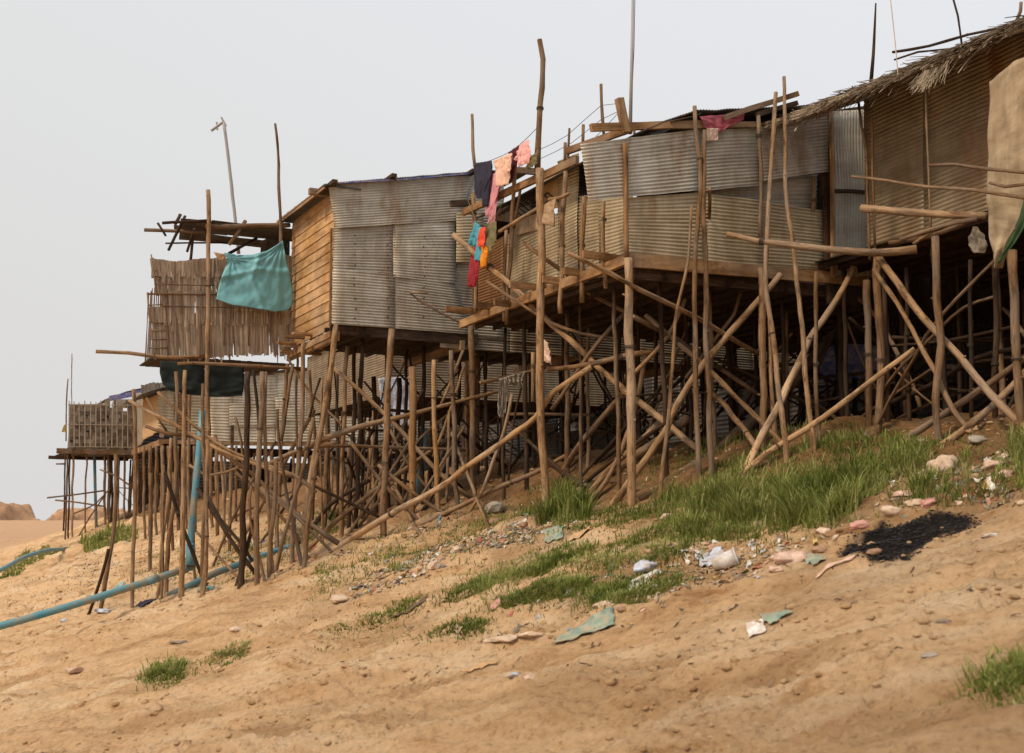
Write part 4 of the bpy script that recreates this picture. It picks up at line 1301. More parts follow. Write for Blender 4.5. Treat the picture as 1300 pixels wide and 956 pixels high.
# ================================================================== HOUSE D : big nearest house under a thatched eave
hd = empty('stilt_house', UV(17, 14, gz(17, 14)), 'nearest stilt house with straw eave, dark iron wall and hanging sackcloth', 'stilt house', 'stilt houses along the river bank')
uD = 17.3
DU = ('u', uD)
Z_D = hit(1252, 266, DU).z
floor_deck(hd, 17.1, 27, 8.0, 19.1, Z_D - 0.12, board=0.2)
for (c_, off_, m_) in (([(1098, 128), (1177, 90), (1178, 298), (1101, 322)], 0.03, 'metal_brown'),
                       ([(1175, 90), (1262, 46), (1262, 266), (1176, 296)], 0.07, 'metal_brown'),
                       ([(1258, 46), (1330, 8), (1330, 240), (1258, 268)], 0.03, 'metal_brown'),
                       ):
    sheet(hd, 'wall_sheet', c_, DU, NW, off_, mat=m_, wave=0.085)
# rest of the wall toward the camera side, out of frame, so that the house is whole
zt_, zb_ = Z_D + 2.3, Z_D - 0.05
sheet3(hd, 'wall_sheet', [UV(uD, 12.2, zt_), UV(uD, 8.0, zt_), UV(uD, 8.0, zb_), UV(uD, 12.2, zb_)], NW, mat='metal_brown', wave=0.085)
sheet3(hd, 'wall_sheet', [UV(uD, 8.0, zt_), UV(26.5, 8.0, zt_), UV(26.5, 8.0, zb_), UV(uD, 8.0, zb_)], SW, mat='metal_brown', wave=0.085)
# eave
EU = ('u', 16.0)
ea = hit(1000, 152, EU); eb = hit(1300, 28, EU)
dd = (eb - ea); ve0 = ea.dot(DV); ve1 = 7.5
zs = dd.z / (eb.dot(DV) - ea.dot(DV))
def eave(v): return UV(16.0, v, ea.z + zs * (v - ve0))
slope = (NV * 1.0 + ZV * 0.42).normalized()
mb = MB()
n_ = 20
for i in range(n_):
    v0_, v1_ = ve0 + (ve1 - ve0) * i / n_, ve0 + (ve1 - ve0) * (i + 1) / n_
    a, b = eave(v0_), eave(v1_)
    mb.box((a + b) / 2 + slope * 3.0 - ZV * 0.10, slope * 3.0, (b - a) * 0.5, ZV * 0.03, random.random())
rf_ = mb.build('roof', M['straw'], hd)
mb = MB()
N_ST = 5200
for i in range(N_ST):
    v = ve0 + (ve1 - ve0) * random.random() ** 1.0
    if random.random() < 0.05: v = ve0 + random.uniform(-0.2, 0.8)
    s0 = random.random() ** 1.6 * 1.5
    p = eave(v) + slope * (s0 + 0.25) + ZV * (0.06 + 0.05 * mnoise.noise(Vector((v * 1.7, s0 * 2, 0))) - random.uniform(0.0, 0.16) * (s0 < 0.35))
    ln = random.uniform(0.3, 0.75)
    yaw = random.gauss(0, 0.22) + (random.gauss(0, 0.9) if random.random() < 0.13 else 0)
    d = (-slope * math.cos(yaw) + DV * math.sin(yaw)).normalized()
    d = (d + ZV * (random.gauss(-0.02, 0.10) - (0.5 if random.random() < 0.04 and s0 < .4 else 0))).normalized()
    q = p + d * ln
    w = random.uniform(0.008, 0.024)
    side = d.cross(ZV).normalized() * w
    sag = -ZV * random.uniform(0, 0.06)
    m_ = (p + q) / 2
    r_ = min(1, max(0, random.gauss(0.52, 0.25)))
    mb.quad(p - side, m_ - side, m_ + side, p + side, r_)
    mb.quad(m_ - side, q - side * .5 + sag, q + side * .5 + sag, m_ + side, r_)
o = mb.build('thatch', M['straw'], rf_)
s_ = o.modifiers.new('thickness', 'SOLIDIFY'); s_.thickness = 0.006
# torn hanging tuft and the tapering tip at the left end of the eave
mb = MB()
for i in range(150):
    px_ = random.gauss(1186, 10); py_ = 88 + (1186 - px_) * 0.45 + random.uniform(-4, 6)
    p = hit(px_, py_, ('u', 15.9)); q = hit(px_ - random.uniform(4, 22), py_ + random.uniform(8, 26), ('u', 15.8))
    side = DV * random.uniform(.006, .014)
    mb.quad(p - side, q - side * .4, q + side * .4, p + side, random.uniform(.5, 1))
o = mb.build('thatch_tuft', M['straw'], rf_)
mb = MB()
for i in range(110):
    t = random.random(); px_ = 975 + t * 110; py_ = 158 - t * 40 + random.uniform(-3, 4)
    p = hit(px_ + 28, py_ - 9, ('u', 16.0)); q = hit(px_ - 12, py_ + 5 + random.uniform(-4, 4), ('u', 15.8))
    side = ZV * random.uniform(.005, .012)
    mb.quad(p - side, q - side * .5, q + side * .5, p + side, random.random())
o = mb.build('thatch_tuft', M['straw'], rf_)
def S(*a, **k): return member(hd, 'stilt', *a, **k)
def B(*a, **k): return member(hd, 'brace', *a, **k)
B([(958, 161), (1000, 156), (1050, 140), (1100, 118), (1170, 88)], 3, w2=4, top=('u', 15.9), bot=('u', 16.0), mat='pole_grey')
for (a_, b_, w_) in (([(1134, 66), (1180, 58), (1230, 44), (1300, 30)], None, 4), ([(1135, 76), (1165, 66), (1205, 62), (1240, 52)], None, 3)):
    member(hd, 'roof_pole', a_, w_, top=('u', 16.4), bot=('u', 16.8), mat='pole_dark')
member(hd, 'roof_pole', [(1112, 4), (1110, 55), (1109, 70), (1106, 104)], 2.2, w2=6, top=('u', 17.2), bot=('u', 17.2), mat='pole_dark', wob=0.004)
member(hd, 'roof_pole', [(1209, -6), (1216, 20), (1221, 56)], 3, top=('u', 17.2), bot=('u', 17.2), mat='pole_dark', wob=0.004)
member(hd, 'roof_pole', [(1297, 2), (1296, 14), (1290, 28)], 5, top=('u', 17.0), bot=('u', 17.0), mat='pole_grey', wob=0.01)
# poles in front of the wall
S([(1175, 106), (1178, 200), (1182, 300)], 3.2, top=('u', 16.2), bot=('u', 16.2))
S([(1090, 128), (1094, 160), (1100, 200), (1104, 330)], 4, top=('u', 16.4), bot=('u', 16.4), mat='pole_grey')
S([(1106, 150), (1108, 240), (1111, 320)], 4, top=('u', 16.6), bot=('u', 16.6), mat='timber')
B([(1094, 264), (1130, 267), (1180, 271), (1252, 274)], 11, top=('u', 15.5), bot=('u', 16.1), wob=0.01, label='thick horizontal log jutting left')
B([(923, 297), (960, 305), (1000, 310), (1046, 316), (1112, 321), (1165, 316)], 8, w2=12, top=('v', 17.4), bot=('u', 15.6), label='long horizontal pole in front of the side wall')
B([(1082, 224), (1105, 227), (1148, 233), (1175, 237), (1240, 242), (1310, 252)], 4, w2=6, top=('u', 15.3), bot=('u', 15.3), mat='pole_grey', wob=0.03)
B([(1180, 210), (1210, 209), (1250, 214), (1310, 221)], 5, top=('u', 15.2), bot=('u', 15.2), mat='pole_grey', wob=0.02)
B([(1256, 232), (1275, 237), (1310, 233)], 5, top=('u', 15.0), bot=('u', 15.0), mat='pole_grey')
B([(1143, 304), (1180, 292), (1215, 282), (1240, 278)], 6, top=('u', 15.5), bot=('u', 15.9))
B([(1160, 310), (1190, 290), (1225, 280)], 5, top=('u', 15.6), bot=('u', 16.0))
B([(1130, 308), (1180, 300), (1230, 280)], 7, top=('u', 16.2), bot=('u', 16.2), mat='pole_grey')
S([(1187, 300), (1190, 380), (1192, 438), (1186, 505), (1191, 558)], 11, w2=10, label='stout crooked post under the porch')
S([(1285, 318), (1288, 400), (1291, 460), (1297, 540)], 12, w2=12, label='rightmost thick post')
S([(1262, 330), (1264, 430), (1262, 530)], 8, mat='pole_dark')
S([(1150, 340), (1152, 440), (1154, 530)], 6, mat='pole_dark')
S([(1232, 330), (1232, 430), (1233, 530)], 6, mat='pole_dark')
B([(1108, 318), (1140, 360), (1185, 416), (1220, 456), (1254, 500), (1312, 552)], 10, w2=11, top=('u', 15.4), bot='g', label='long thick brace crossing down to the right', mat='pole_pale')
B([(1111, 342), (1140, 385), (1166, 434), (1190, 475), (1212, 521), (1236, 553)], 6, w2=8, top=('u', 15.6))
B([(1312, 462), (1270, 505), (1231, 540), (1166, 588)], 9, w2=11, top=('u', 16.6))
B([(1312, 448), (1260, 485), (1208, 521), (1129, 570)], 9, w2=10, top=('u', 17.2))
B([(1261, 332), (1230, 364), (1198, 397), (1175, 425), (1161, 452), (1135, 500), (1111, 545)], 4.5, w2=5, top=('u', 15.3), mat='pole')
B([(1262, 377), (1225, 390), (1190, 420), (1140, 470), (1120, 500)], 4.5, top=('u', 17.5), bot=('u', 17.5), mat='pole_grey')
B([(1300, 480), (1230, 545), (1190, 580)][0:1] + [(1285, 510), (1262, 545)], 5, top=('u', 16.2), mat='pole_dark')
B([(1120, 515), (1180, 490), (1240, 455), (1300, 440)], 7, top=('u', 18.2), bot=('u', 18.2), mat='pole_dark')
B([(1060, 350), (1110, 400), (1150, 470), (1170, 520)], 6, top=('u', 18.2), bot=('u', 18.2), mat='pole_grey')
B([(1020, 500), (1060, 530), (1110, 560)], 6, top=('v', 21.0), bot=('v', 18.5), mat='pole')
understory(hd, 17.6, 25.5, 8.5, 19.0, Z_D - 0.2, 1.7, 1.45, 46, mat=('pole_grey', 'pole_dark', 'pole_dark'))  # dark pole colours deepen the shade below the deck
# sack-cloth and green plastic hanging at the right
cloth('sackcloth_curtain', [[[(1256, 104), (1300, 70), (1345, 45)], [(1254, 180), (1300, 150), (1345, 130)], [(1253, 240), (1300, 230), (1345, 220)], [(1256, 280), (1290, 282), (1330, 250)], [(1262, 325), (1272, 318), (1300, 285)], [(1264, 341), (1266, 341), (1270, 336)]]],
      ('u', 15.85), NW, 'sack', 'long stained sackcloth curtain hanging from the straw eave', 'curtain', fold=0.075, ff=2.2, nu=40, nv=60)
cloth('green_plastic_sheet', [[[(1308, 220), (1316, 220)], [(1294, 275), (1312, 270)], [(1278, 312), (1290, 308)], [(1266, 335), (1270, 333)]]],
      ('u', 15.75), NW, 'green_cloth', 'narrow green plastic strip behind the edge of the sackcloth curtain', 'plastic sheet', fold=0.02, ff=2)
cloth('plastic_bag', [[[(1235, 288), (1240, 288)], [(1231, 300), (1247, 298)], [(1230, 310), (1253, 312)], [(1237, 322), (1250, 321)]]],
      ('u', 16.1), NW, 'greyrag', 'dusty pale bag dangling under the porch of the nearest house', 'bag', fold=0.05, ff=1.5)

# dark sheets added under each floor to block light from the road side
def light_block(parent, u, v0, v1, z1, z0=1.6):
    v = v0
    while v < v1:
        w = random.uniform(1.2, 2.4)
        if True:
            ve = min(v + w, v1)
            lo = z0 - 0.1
            sheet3(parent, 'light_block_sheet', [UV(u, ve, z1), UV(u, v, z1), UV(u, v, lo), UV(u, ve, lo)], NW, mat='metal_dark', wave=0.15, amp=0.018)
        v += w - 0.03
light_block(hc, 24.8, 18.5, 26.8, Z_C - 0.1)
light_block(hb, 24.8, 28.4, 33.0, Z_B - 0.1)
light_block(hd, 26.6, 7.5, 19.2, Z_D - 0.2)
sheet3(hd, 'light_block_sheet', [UV(17.0, 8.1, Z_D - .2), UV(26.5, 8.1, Z_D - .2), UV(26.5, 8.1, 1.6), UV(17.0, 8.1, 1.6)], SW, mat='metal_dark', wave=0.15, amp=0.018)
sheet3(hd, 'dark_block_wall', [UV(17.4, 19.12, 8.2), UV(26.5, 19.12, 8.2), UV(26.5, 19.12, 4.7), UV(17.4, 19.12, 4.7)], SW, mat='floor_wood', amp=0.0)  # dark panel added to shut out the sky-lit sheets behind
fn = empty('light_block_screen', UV(28, 40, 2), 'dark patched iron fence added to block sky light behind the stilt houses', 'screen')
light_block(fn, 27.25, 6, 84, 7.8, 1.5)  # unseen screen, added to keep sky light from under the floors
for i in range(40):
    mb = pole_mesh([UV(27.4, 6 + i * 2, 7.9), UV(27.4, 6 + i * 2, 4), UV(27.4, 6 + i * 2, 1.6)], 0.05, 0.06, None, 5, False); mb.build('post', M['pole_dark'], fn, smooth=True)

# ================================================================== HOUSE A2 (far, pale iron wall), A3 (behind), A (farthest, lattice balcony)
h2 = empty('stilt_house', UV(14, 64, gz(14, 64)), 'far stilt house with a long wall of pale patched iron', 'stilt house', 'stilt houses along the river bank')
v2 = 63.6; V2 = ('v', v2)
z2 = hit(300, 566, V2).z
for (c_, m_, off_) in (([(200, 497), (226, 494), (226, 554), (200, 546)], 'metal_tan', 0.0), ([(222, 500), (242, 498), (242, 557), (222, 556)], 'metal_rust', 0.06),
                       ([(238, 500), (268, 500), (268, 562), (238, 558)], 'metal_tan', 0.1), ([(266, 502), (294, 502), (292, 563), (266, 561)], 'metal_pale', 0.14),
                       ([(292, 478), (352, 476), (352, 514), (292, 512)], 'metal_pale', 0.05), ([(290, 512), (350, 512), (350, 542), (290, 542)], 'metal_pale', 0.14),
                       ([(290, 541), (352, 541), (352, 566), (290, 564)], 'metal_pale', 0.04), ([(348, 474), (418, 468), (418, 506), (348, 508)], 'metal_pale', 0.0),
                       ([(348, 505), (416, 503), (416, 535), (350, 534)], 'metal_pale', 0.12), ([(350, 533), (418, 534), (420, 566), (350, 566)], 'metal_pale', 0.06),
                       ([(415, 470), (480, 466), (480, 566), (415, 566)], 'metal_pale', 0.0), ([(478, 466), (560, 460), (560, 566), (478, 566)], 'metal', -0.02)):
    sheet(h2, 'wall_sheet', c_, V2, SW, off_, mat=m_, wave=0.16, amp=0.02)
plank(h2, 'floor_beam', hit(200, 561, V2) + SW * .2, hit(560, 568, V2) + SW * .2, 0.15, 0.22, 'timber')
floor_deck(h2, 12.0, 27, 63.7, 70, z2 - 0.1, board=0.4, joist=1.3)
extrude_roof(h2, 'roof', [(180, 500), (205, 492), (290, 476), (420, 464), (565, 458)], ('v', 63.2), DV * 6, 0.05, 'metal_dark', wav=0)
cloth('wall_sheet', [[[(180, 507), (202, 500)], [(180, 560), (202, 548)]]], ('u', 11.9), NW, 'card', parent=h2, fold=0.03)
def S(*a, **k): return member(h2, 'stilt', *a, **k)
for x_ in (183, 191, 198, 206, 214, 225, 236, 246, 268, 285, 300, 345, 372, 420, 443, 470):
    yb = 684 - (x_ - 183) * 0.20 + random.uniform(-4, 4)
    S([(x_, 566), (x_ + random.uniform(-1, 1), 620), (x_ + random.uniform(-2, 2), yb)], random.uniform(3.5, 5), mat=random.choice(['pole', 'pole', 'pole_grey']))
understory(h2, 12.6, 22, 64.4, 69.5, z2 - 0.25, 1.6, 1.5, 14, r=(0.08, 0.11))

h3 = empty('stilt_house', UV(17, 43, gz(17, 43)), 'dark stilt house half hidden behind the plank gabled one', 'stilt house', 'stilt houses along the river bank')
z3 = 5.0
floor_deck(h3, 16.2, 27, 42.0, 52.0, z3, board=0.35, joist=1.2)
for i, (u0_, u1_) in enumerate(((16.2, 19.4), (19.3, 23.0), (22.9, 27.0))):
    sheet3(h3, 'wall_sheet', [UV(u0_, 42 - 0.03 * (i % 2), z3 + 2.6), UV(u1_, 42 - 0.03 * (i % 2), z3 + 2.7), UV(u1_, 42 - 0.03 * (i % 2), z3 - 0.1), UV(u0_, 42 - 0.03 * (i % 2), z3 - 0.1)], SW, mat='metal_brown', wave=0.1, amp=0.014)
sheet3(h3, 'wall_sheet', [UV(16.15, 52, z3 + 2.6), UV(16.15, 42, z3 + 2.6), UV(16.15, 42, z3 - .1), UV(16.15, 52, z3 - .1)], NW, mat='metal_brown', wave=0.1, amp=0.014)
mb = MB(); mb.box(UV(21.6, 47, z3 + 2.8), NV * 5.8, DV * 5.3, ZV * 0.03); mb.build('roof', M['metal_dark'], h3)
understory(h3, 16.4, 23, 42.3, 51, z3 - 0.1, 1.7, 1.6, 40, mat=('pole_grey', 'pole_dark'))

ha = empty('stilt_house', UV(10, 73, gz(10, 73)), 'farthest stilt house with a pale lattice balcony at the far left', 'stilt house', 'stilt houses along the river bank')
AV = ('v', 72.5)
zA = hit(120, 571, AV).z
uA0 = hit(84, 560, AV).dot(NV); uA1 = hit(169, 560, AV).dot(NV)
# woven mat wall with gaps and lattice over it
mb = MB()
for row in range(13):
    y0_ = 513 + row * 4.5
    x = 87
    while x < 171:
        w = random.uniform(3, 7)
        if not (random.random() < (0.14 if (row > 2 and x < 135) else 0.04)):
            yo = 0 if x > 132 else 0
            top_ = y0_ - (6 if x > 132 and row == 0 else 0)
            if y0_ < 571:
                d_ = SW * random.uniform(0, .05)
                mb.quad(hit(x, top_, AV) + d_, hit(x, y0_ + 5.2, AV) + d_, hit(x + w + .4, y0_ + 5.0, AV) + d_, hit(x + w + .4, top_, AV) + d_, random.random())
        x += w
o = mb.build('mat_wall', M['leafwall_old'], ha); s_ = o.modifiers.new('thickness', 'SOLIDIFY'); s_.thickness = 0.02
mb = MB()
for i in range(13):
    x_ = 87 + i * 6.8; mb.bar(hit(x_ + random.uniform(-1, 1), 509 + (i % 3), AV) + SW * .12, hit(x_, 569, AV) + SW * .12, 0.055, 0.04, SW)
for y_ in (514, 539, 567): mb.bar(hit(86, y_, AV) + SW * .14, hit(171, y_ + 1, AV) + SW * .14, 0.04, 0.04, SW)
mb.build('balcony_lattice', M['leaf_light'], ha)
sheet3(ha, 'light_block_sheet', [UV(uA1 + 1.6, 79.7, zA - .1), UV(27, 79.7, zA - .1), UV(27, 79.7, 1.0), UV(uA1 + 1.6, 79.7, -0.5)], SW, mat='metal_dark', wave=0.2, amp=0.02)  # dark sheet added to close off sky light under the far floors
cloth('side_mat', [[[(168, 500), (182, 498)], [(168, 574), (182, 562)]]], ('u', uA1 + .05), NW, 'greyrag', parent=ha, fold=0.03)
sheet3(ha, 'back_wall', [UV(uA0 + .5, 76.0, zA + 2.6), UV(uA1 + 4, 76, zA + 2.6), UV(uA1 + 4, 76, zA), UV(uA0 + .5, 76, zA)], SW, mat='metal_dark', wave=0.2, amp=0.02)
plank(ha, 'floor_beam', UV(uA0 - .5, 72.4, zA - .12), UV(uA1 + .1, 72.4, zA - .12), 0.2, 0.3, 'pole_grey')
plank(ha, 'floor_beam', UV(uA1, 72.4, zA - .12), UV(uA1, 63.8, zA - .05), 0.2, 0.32, 'timber')
plank(ha, 'floor_beam', UV(uA0 - .7, 74.5, zA - .4), UV(uA1 + .1, 74.5, zA - .4), 0.15, 0.2, 'pole_dark')
floor_deck(ha, uA0, uA1 + 5, 72.5, 79.5, zA - 0.1, board=0.4, joist=1.2)
sheet3(ha, 'porch_floor', [UV(uA1, 72.5, zA), UV(uA1 + 4, 72.5, zA), UV(uA1 + 4, 64, zA + .02), UV(uA1, 64, zA + .02)], ZV, mat='floor_wood', amp=0)
extrude_roof(ha, 'roof', [(133, 507), (160, 497), (200, 488), (240, 486)], ('v', 73), DV * 5, 0.05, 'metal_dark', wav=0)
mb = MB(); mb.bar(hit(139, 506, ('v', 72.8)), hit(180, 498, ('v', 72.8)), 0.3, 0.3); mb.build('blue_roof_strip', M['blue'], ha)
leaf_rows(ha, 'roof_thatch', ('v', 70), SW, [([(180, 490), (192, 487), (212, 488)], [(182, 500), (212, 500)])], 0.0, mat='leafwall_old', ragged=5)
def S(*a, **k): return member(ha, 'stilt', *a, **k)
for (x_, x2, yb, w_, m_) in ((83, 81, 674, 2.2, 'pole_dark'), (86, 83, 690, 2.5, 'pole_grey'), (89, 87, 694, 2.4, 'pole_dark'), (92, 92, 690, 2.8, 'pole'), (110, 108, 682, 2.4, 'pole_grey'),
                             (133, 133, 672, 3.5, 'pole_grey'), (138, 139, 674, 3.5, 'pole_grey'), (142, 142, 676, 3, 'pole_dark'), (150, 150, 672, 3, 'pole'), (158, 158, 674, 3, 'pole'), (176, 176, 676, 3.5, 'pole')):
    yt = 576
    S([(x_, yt), ((x_ + x2) / 2, 620), (x2, yb)], w_, top=('v', 73.0), bot=('v', 73.0), mat=m_)
    g_ = hit(x2, yb, ('v', 73.0))
for (px_, w_, s_) in (([(60, 632), (95, 628), (131, 623)], 2.2, 72.6), ([(70, 635), (100, 638), (133, 643)], 2.2, 72.4), ([(94, 690), (115, 655), (133, 628)], 2.0, 72.3), ([(71, 589), (82, 589)], 2.2, 72.6), ([(73, 574), (90, 575)], 2, 73),
                      ([(94, 652), (120, 640), (140, 620)], 2.0, 72.2), ([(127, 596), (150, 606), (170, 620)], 2.2, 71), ([(93, 560), (91, 500), (91, 449)][::-1], 1.2, 72.6), ([(86, 481), (84, 520), (84, 560)], 1.8, 72.6)):
    member(ha, 'brace', px_, w_, top=('v', s_), bot=('v', s_), mat='pole_grey', wob=0.02)
mb = MB(); mb.tube([hit(120, 578, ('v', 73.4)), hit(121, 630, ('v', 73.4)), hit(123, 690, ('v', 73.4))], 0.09, 8); mb.build('drain_pipe', M['pvc'], ha, smooth=True)
understory(ha, uA0 + 3.2, uA1 + 5, 73.5, 79, zA - 0.2, 1.3, 1.5, 10, r=(0.06, 0.09))
cloth('orange_rag', [[[(203, 544), (209, 544)], [(202, 555), (208, 556)]]], ('v', 62.9), SW, 'pink', 'small orange rag hung on the far patched iron wall', 'rag', fold=0.04)
cloth('yellow_bag', [[[(81, 540), (84, 538)], [(78, 548), (85, 549)]]], ('v', 72.0), SW, 'yellow', 'yellowish bag tied at the edge of the farthest lattice balcony', 'bag', fold=0.05)

# ================================================================== tarps, laundry
def TARP(s, t):
    d = 0.0
    # pulls running from the two tied corners, and a slack belly between them
    for (cs, ct, fr, a0) in ((1.0, 0.0, 11, 0.045), (0.05, 0.12, 9, 0.035)):
        an = math.atan2(t - ct + 1e-4, abs(s - cs) + 1e-4); r = math.hypot(s - cs, t - ct)
        d += a0 * math.exp(-r * 1.1) * (1 - 2 * abs(((an * fr / 3.14 + 0.3 * mnoise.noise(Vector((r * 3, an, 1)))) % 1) - 0.5))
    d += 0.16 * math.sin(math.pi * min(1, s)) * t
    d += 0.05 * abs(mnoise.noise(Vector((s * 2.6 + t, t * 2.2 - s, 4)))) + 0.02 * abs(mnoise.noise(Vector((s * 7, t * 6 + s * 3, 8))))
    d += 0.03 * math.exp(-((s - 0.42 - 0.3 * abs(t - .5)) / 0.04) ** 2) + 0.04 * math.exp(-((t - 0.36 - 0.3 * abs(s - .5)) / 0.05) ** 2)
    return d * 1.3

cloth('teal_tarp', [[[(284, 321), (300, 324), (320, 324), (338, 319), (350, 312), (358, 306)],
                     [(288, 334), (318, 336), (345, 328), (361, 322)],
                     [(280, 352), (315, 354), (350, 350), (366, 344)],
                     [(276, 370), (310, 372), (345, 376), (371, 366)],
                     [(274, 380), (292, 388), (320, 393), (345, 397), (364, 395), (371, 387)]]], ('v', 31.95), SW, 'tarp',
      'faded teal tarpaulin tied to the balcony corner, hanging in creases', 'tarpaulin', fold=0.10, ff=1.0, nu=64, nv=56, crease=TARP)
cloth('tarp_flap', [[[(271, 320), (288, 323)], [(277, 330), (290, 331)]]], ('v', 32.0), SW, 'card', 'small torn tan flap beside the teal tarpaulin', 'flap', fold=0.02)
cloth('green_tarp', [[[(203, 458), (240, 460), (280, 463), (309, 465)], [(203, 474), (240, 478), (280, 480), (310, 480)], [(206, 488), (240, 494), (275, 495), (309, 494)], [(216, 497), (240, 501), (275, 504), (307, 503)]]],
      ('v', 32.25), SW, 'green_tarp', 'dark green netting slung beneath the leaf balcony', 'tarpaulin', fold=0.06, ff=1.6, nu=40, nv=20)
G = 'laundry hung on the deck of the middle house'
def laundry(name, parts, spec, mat, label, cat='garment', **k):
    cloth(name, parts, spec, NW, mat, label, cat, G, fold=k.pop('fold', 0.035), **k)
U1 = ('u', 12.15)
laundry('trousers', [[[(603, 207), (625, 204)], [(603, 226), (625, 222)], [(604, 246), (614, 246)], [(606, 252), (613, 252)]], [[(611, 214), (626, 208)], [(611, 235), (622, 234)], [(613, 262), (620, 262)]]], U1, 'navy', 'navy dark trousers at the left end of the laundry', 'trousers')
laundry('trousers', [[[(622, 222), (640, 216)], [(619, 245), (634, 244)], [(617, 275), (623, 275)]], [[(624, 222), (642, 216)], [(622, 250), (632, 246)], [(618, 288), (626, 284)]]], ('u', 12.2), 'rose', 'rose pink trousers hanging below the peach shirt', 'trousers')
laundry('shirt', [[[(626, 204), (650, 196)], [(628, 215), (648, 208)], [(629, 238), (644, 234)]], [[(636, 200), (650, 194)], [(640, 222), (647, 218)]]], ('u', 12.05), 'peach', 'pale peach shirt next to the dark trousers', 'shirt')
laundry('trousers', [[[(646, 193), (658, 186)], [(644, 210), (654, 206)], [(641, 228), (648, 226)]], [[(650, 190), (660, 184)], [(649, 215), (655, 210)], [(645, 228), (650, 226)]]], ('u', 12.25), 'maroon', 'thin maroon trousers between two pale shirts', 'trousers')
laundry('shirt', [[[(660, 184), (671, 177)], [(657, 198), (674, 193)], [(657, 212), (672, 207)]], [[(656, 192), (662, 188)], [(655, 204), (660, 204)]]], ('u', 12.05), 'pinkshirt', 'pink shirt at the upper end of the laundry', 'shirt')
laundry('cloth', [[[(671, 202), (684, 190)], [(668, 216), (682, 208)]]], ('u', 12.1), 'olive', 'olive brown cloth beside the tall crooked pole', 'cloth')
U2 = ('u', 11.9)
laundry('shirt', [[[(603, 281), (609, 286)], [(598, 298), (607, 302)], [(596, 310), (602, 313)]], [[(604, 290), (612, 288)], [(604, 310), (611, 308)], [(603, 330), (611, 332)]]], U2, 'sky_shirt', 'turquoise shirt in the lower bunch of laundry', 'shirt')
laundry('shirt', [[[(609, 290), (617, 288)], [(607, 303), (616, 303)], [(607, 313), (616, 314)]]], ('u', 11.85), 'coral', 'coral red shirt in the lower bunch of laundry', 'shirt')
laundry('shorts', [[[(611, 312), (618, 312)], [(611, 325), (619, 320)], [(612, 341), (616, 338)]]], ('u', 11.88), 'orange', 'orange shorts in the lower bunch of laundry', 'shorts')
laundry('trousers', [[[(599, 314), (606, 314)], [(596, 335), (603, 338)], [(593, 362), (598, 366)]], [[(603, 330), (609, 332)], [(601, 345), (606, 350)], [(597, 362), (602, 364)]]], U2, 'darkred', 'wine red trousers hanging lowest of the laundry', 'trousers')
laundry('shirt', [[[(618, 284), (630, 281)], [(615, 300), (630, 300)], [(618, 308), (622, 320), (630, 305)]]], ('u', 11.92), 'olive', 'olive shirt in the lower bunch of laundry', 'shirt')
laundry('rag', [[[(683, 266), (697, 256), (706, 252)], [(682, 278), (694, 270), (704, 268)], [(682, 288), (688, 284), (704, 288)]]], ('u', 11.98), 'brownrag', 'brown rag slung over the bent drying rail', 'rag')
cloth('rag', [[[(633, 481), (644, 478)], [(632, 500), (645, 498)], [(632, 520), (642, 522)], [(634, 530), (640, 530)]]], ('v', 24), SW, 'greyrag', 'long grey rag hanging from a pole below the deck', 'rag', fold=0.05)
cloth('rag', [[[(644, 478), (668, 471)], [(646, 486), (664, 482)], [(655, 492), (662, 492)]]], ('v', 24), SW, 'greyrag', 'short grey cloth folded over a pole below the deck', 'rag', fold=0.05)
member(hc, 'brace', [(610, 486), (640, 480), (672, 472), (680, 470)], 5, top=('v', 24.1), bot=('v', 24.1), mat='pole_grey')
cloth('plastic_sheet', [[[(690, 430), (697, 438)], [(686, 450), (700, 452)], [(688, 458), (702, 463)]]], ('u', 12.3), NW, 'pink', 'crumpled pinkish plastic tied on a post below the deck', 'plastic', fold=0.05)
# pale sheets seen through the stilts; the white ones stand in for sky
for (q, sp, m_, lab) in (([[(649, 534), (668, 532)], [(650, 547), (668, 547)]], ('v', 33), 'white', 'white sheet standing in for sky low between the stilts, left one'),
                         ([[(725, 532), (745, 532)], [(726, 547), (748, 546)]], ('v', 33), 'white', 'white sheet standing in for sky low between the stilts, right one'),
                         ([[(480, 480), (520, 478)], [(486, 545), (520, 540)]], ('v', 41.8), 'bluewhite', 'grey blue sheet hung under the half hidden house'),
                         ([[(443, 556), (456, 556)], [(443, 566), (456, 565)]], ('v', 40), 'cyan', 'small bright blue plastic seen beneath the thick log'),
                         ([[(1040, 440), (1080, 436), (1125, 440)], [(1040, 485), (1080, 480), (1125, 484)]], ('u', 21), 'blue', 'deep blue tarpaulin in the dark under the nearest house'),
                         ([[(1190, 462), (1225, 464)], [(1200, 468), (1222, 469)]], ('u', 22), 'white', 'sliver of white sheet standing in for sky behind the crossed braces')):
    cloth('plastic_sheet', [q], sp, SW if sp[0] == 'v' else NW, m_, lab, 'plastic sheet', fold=0.06)

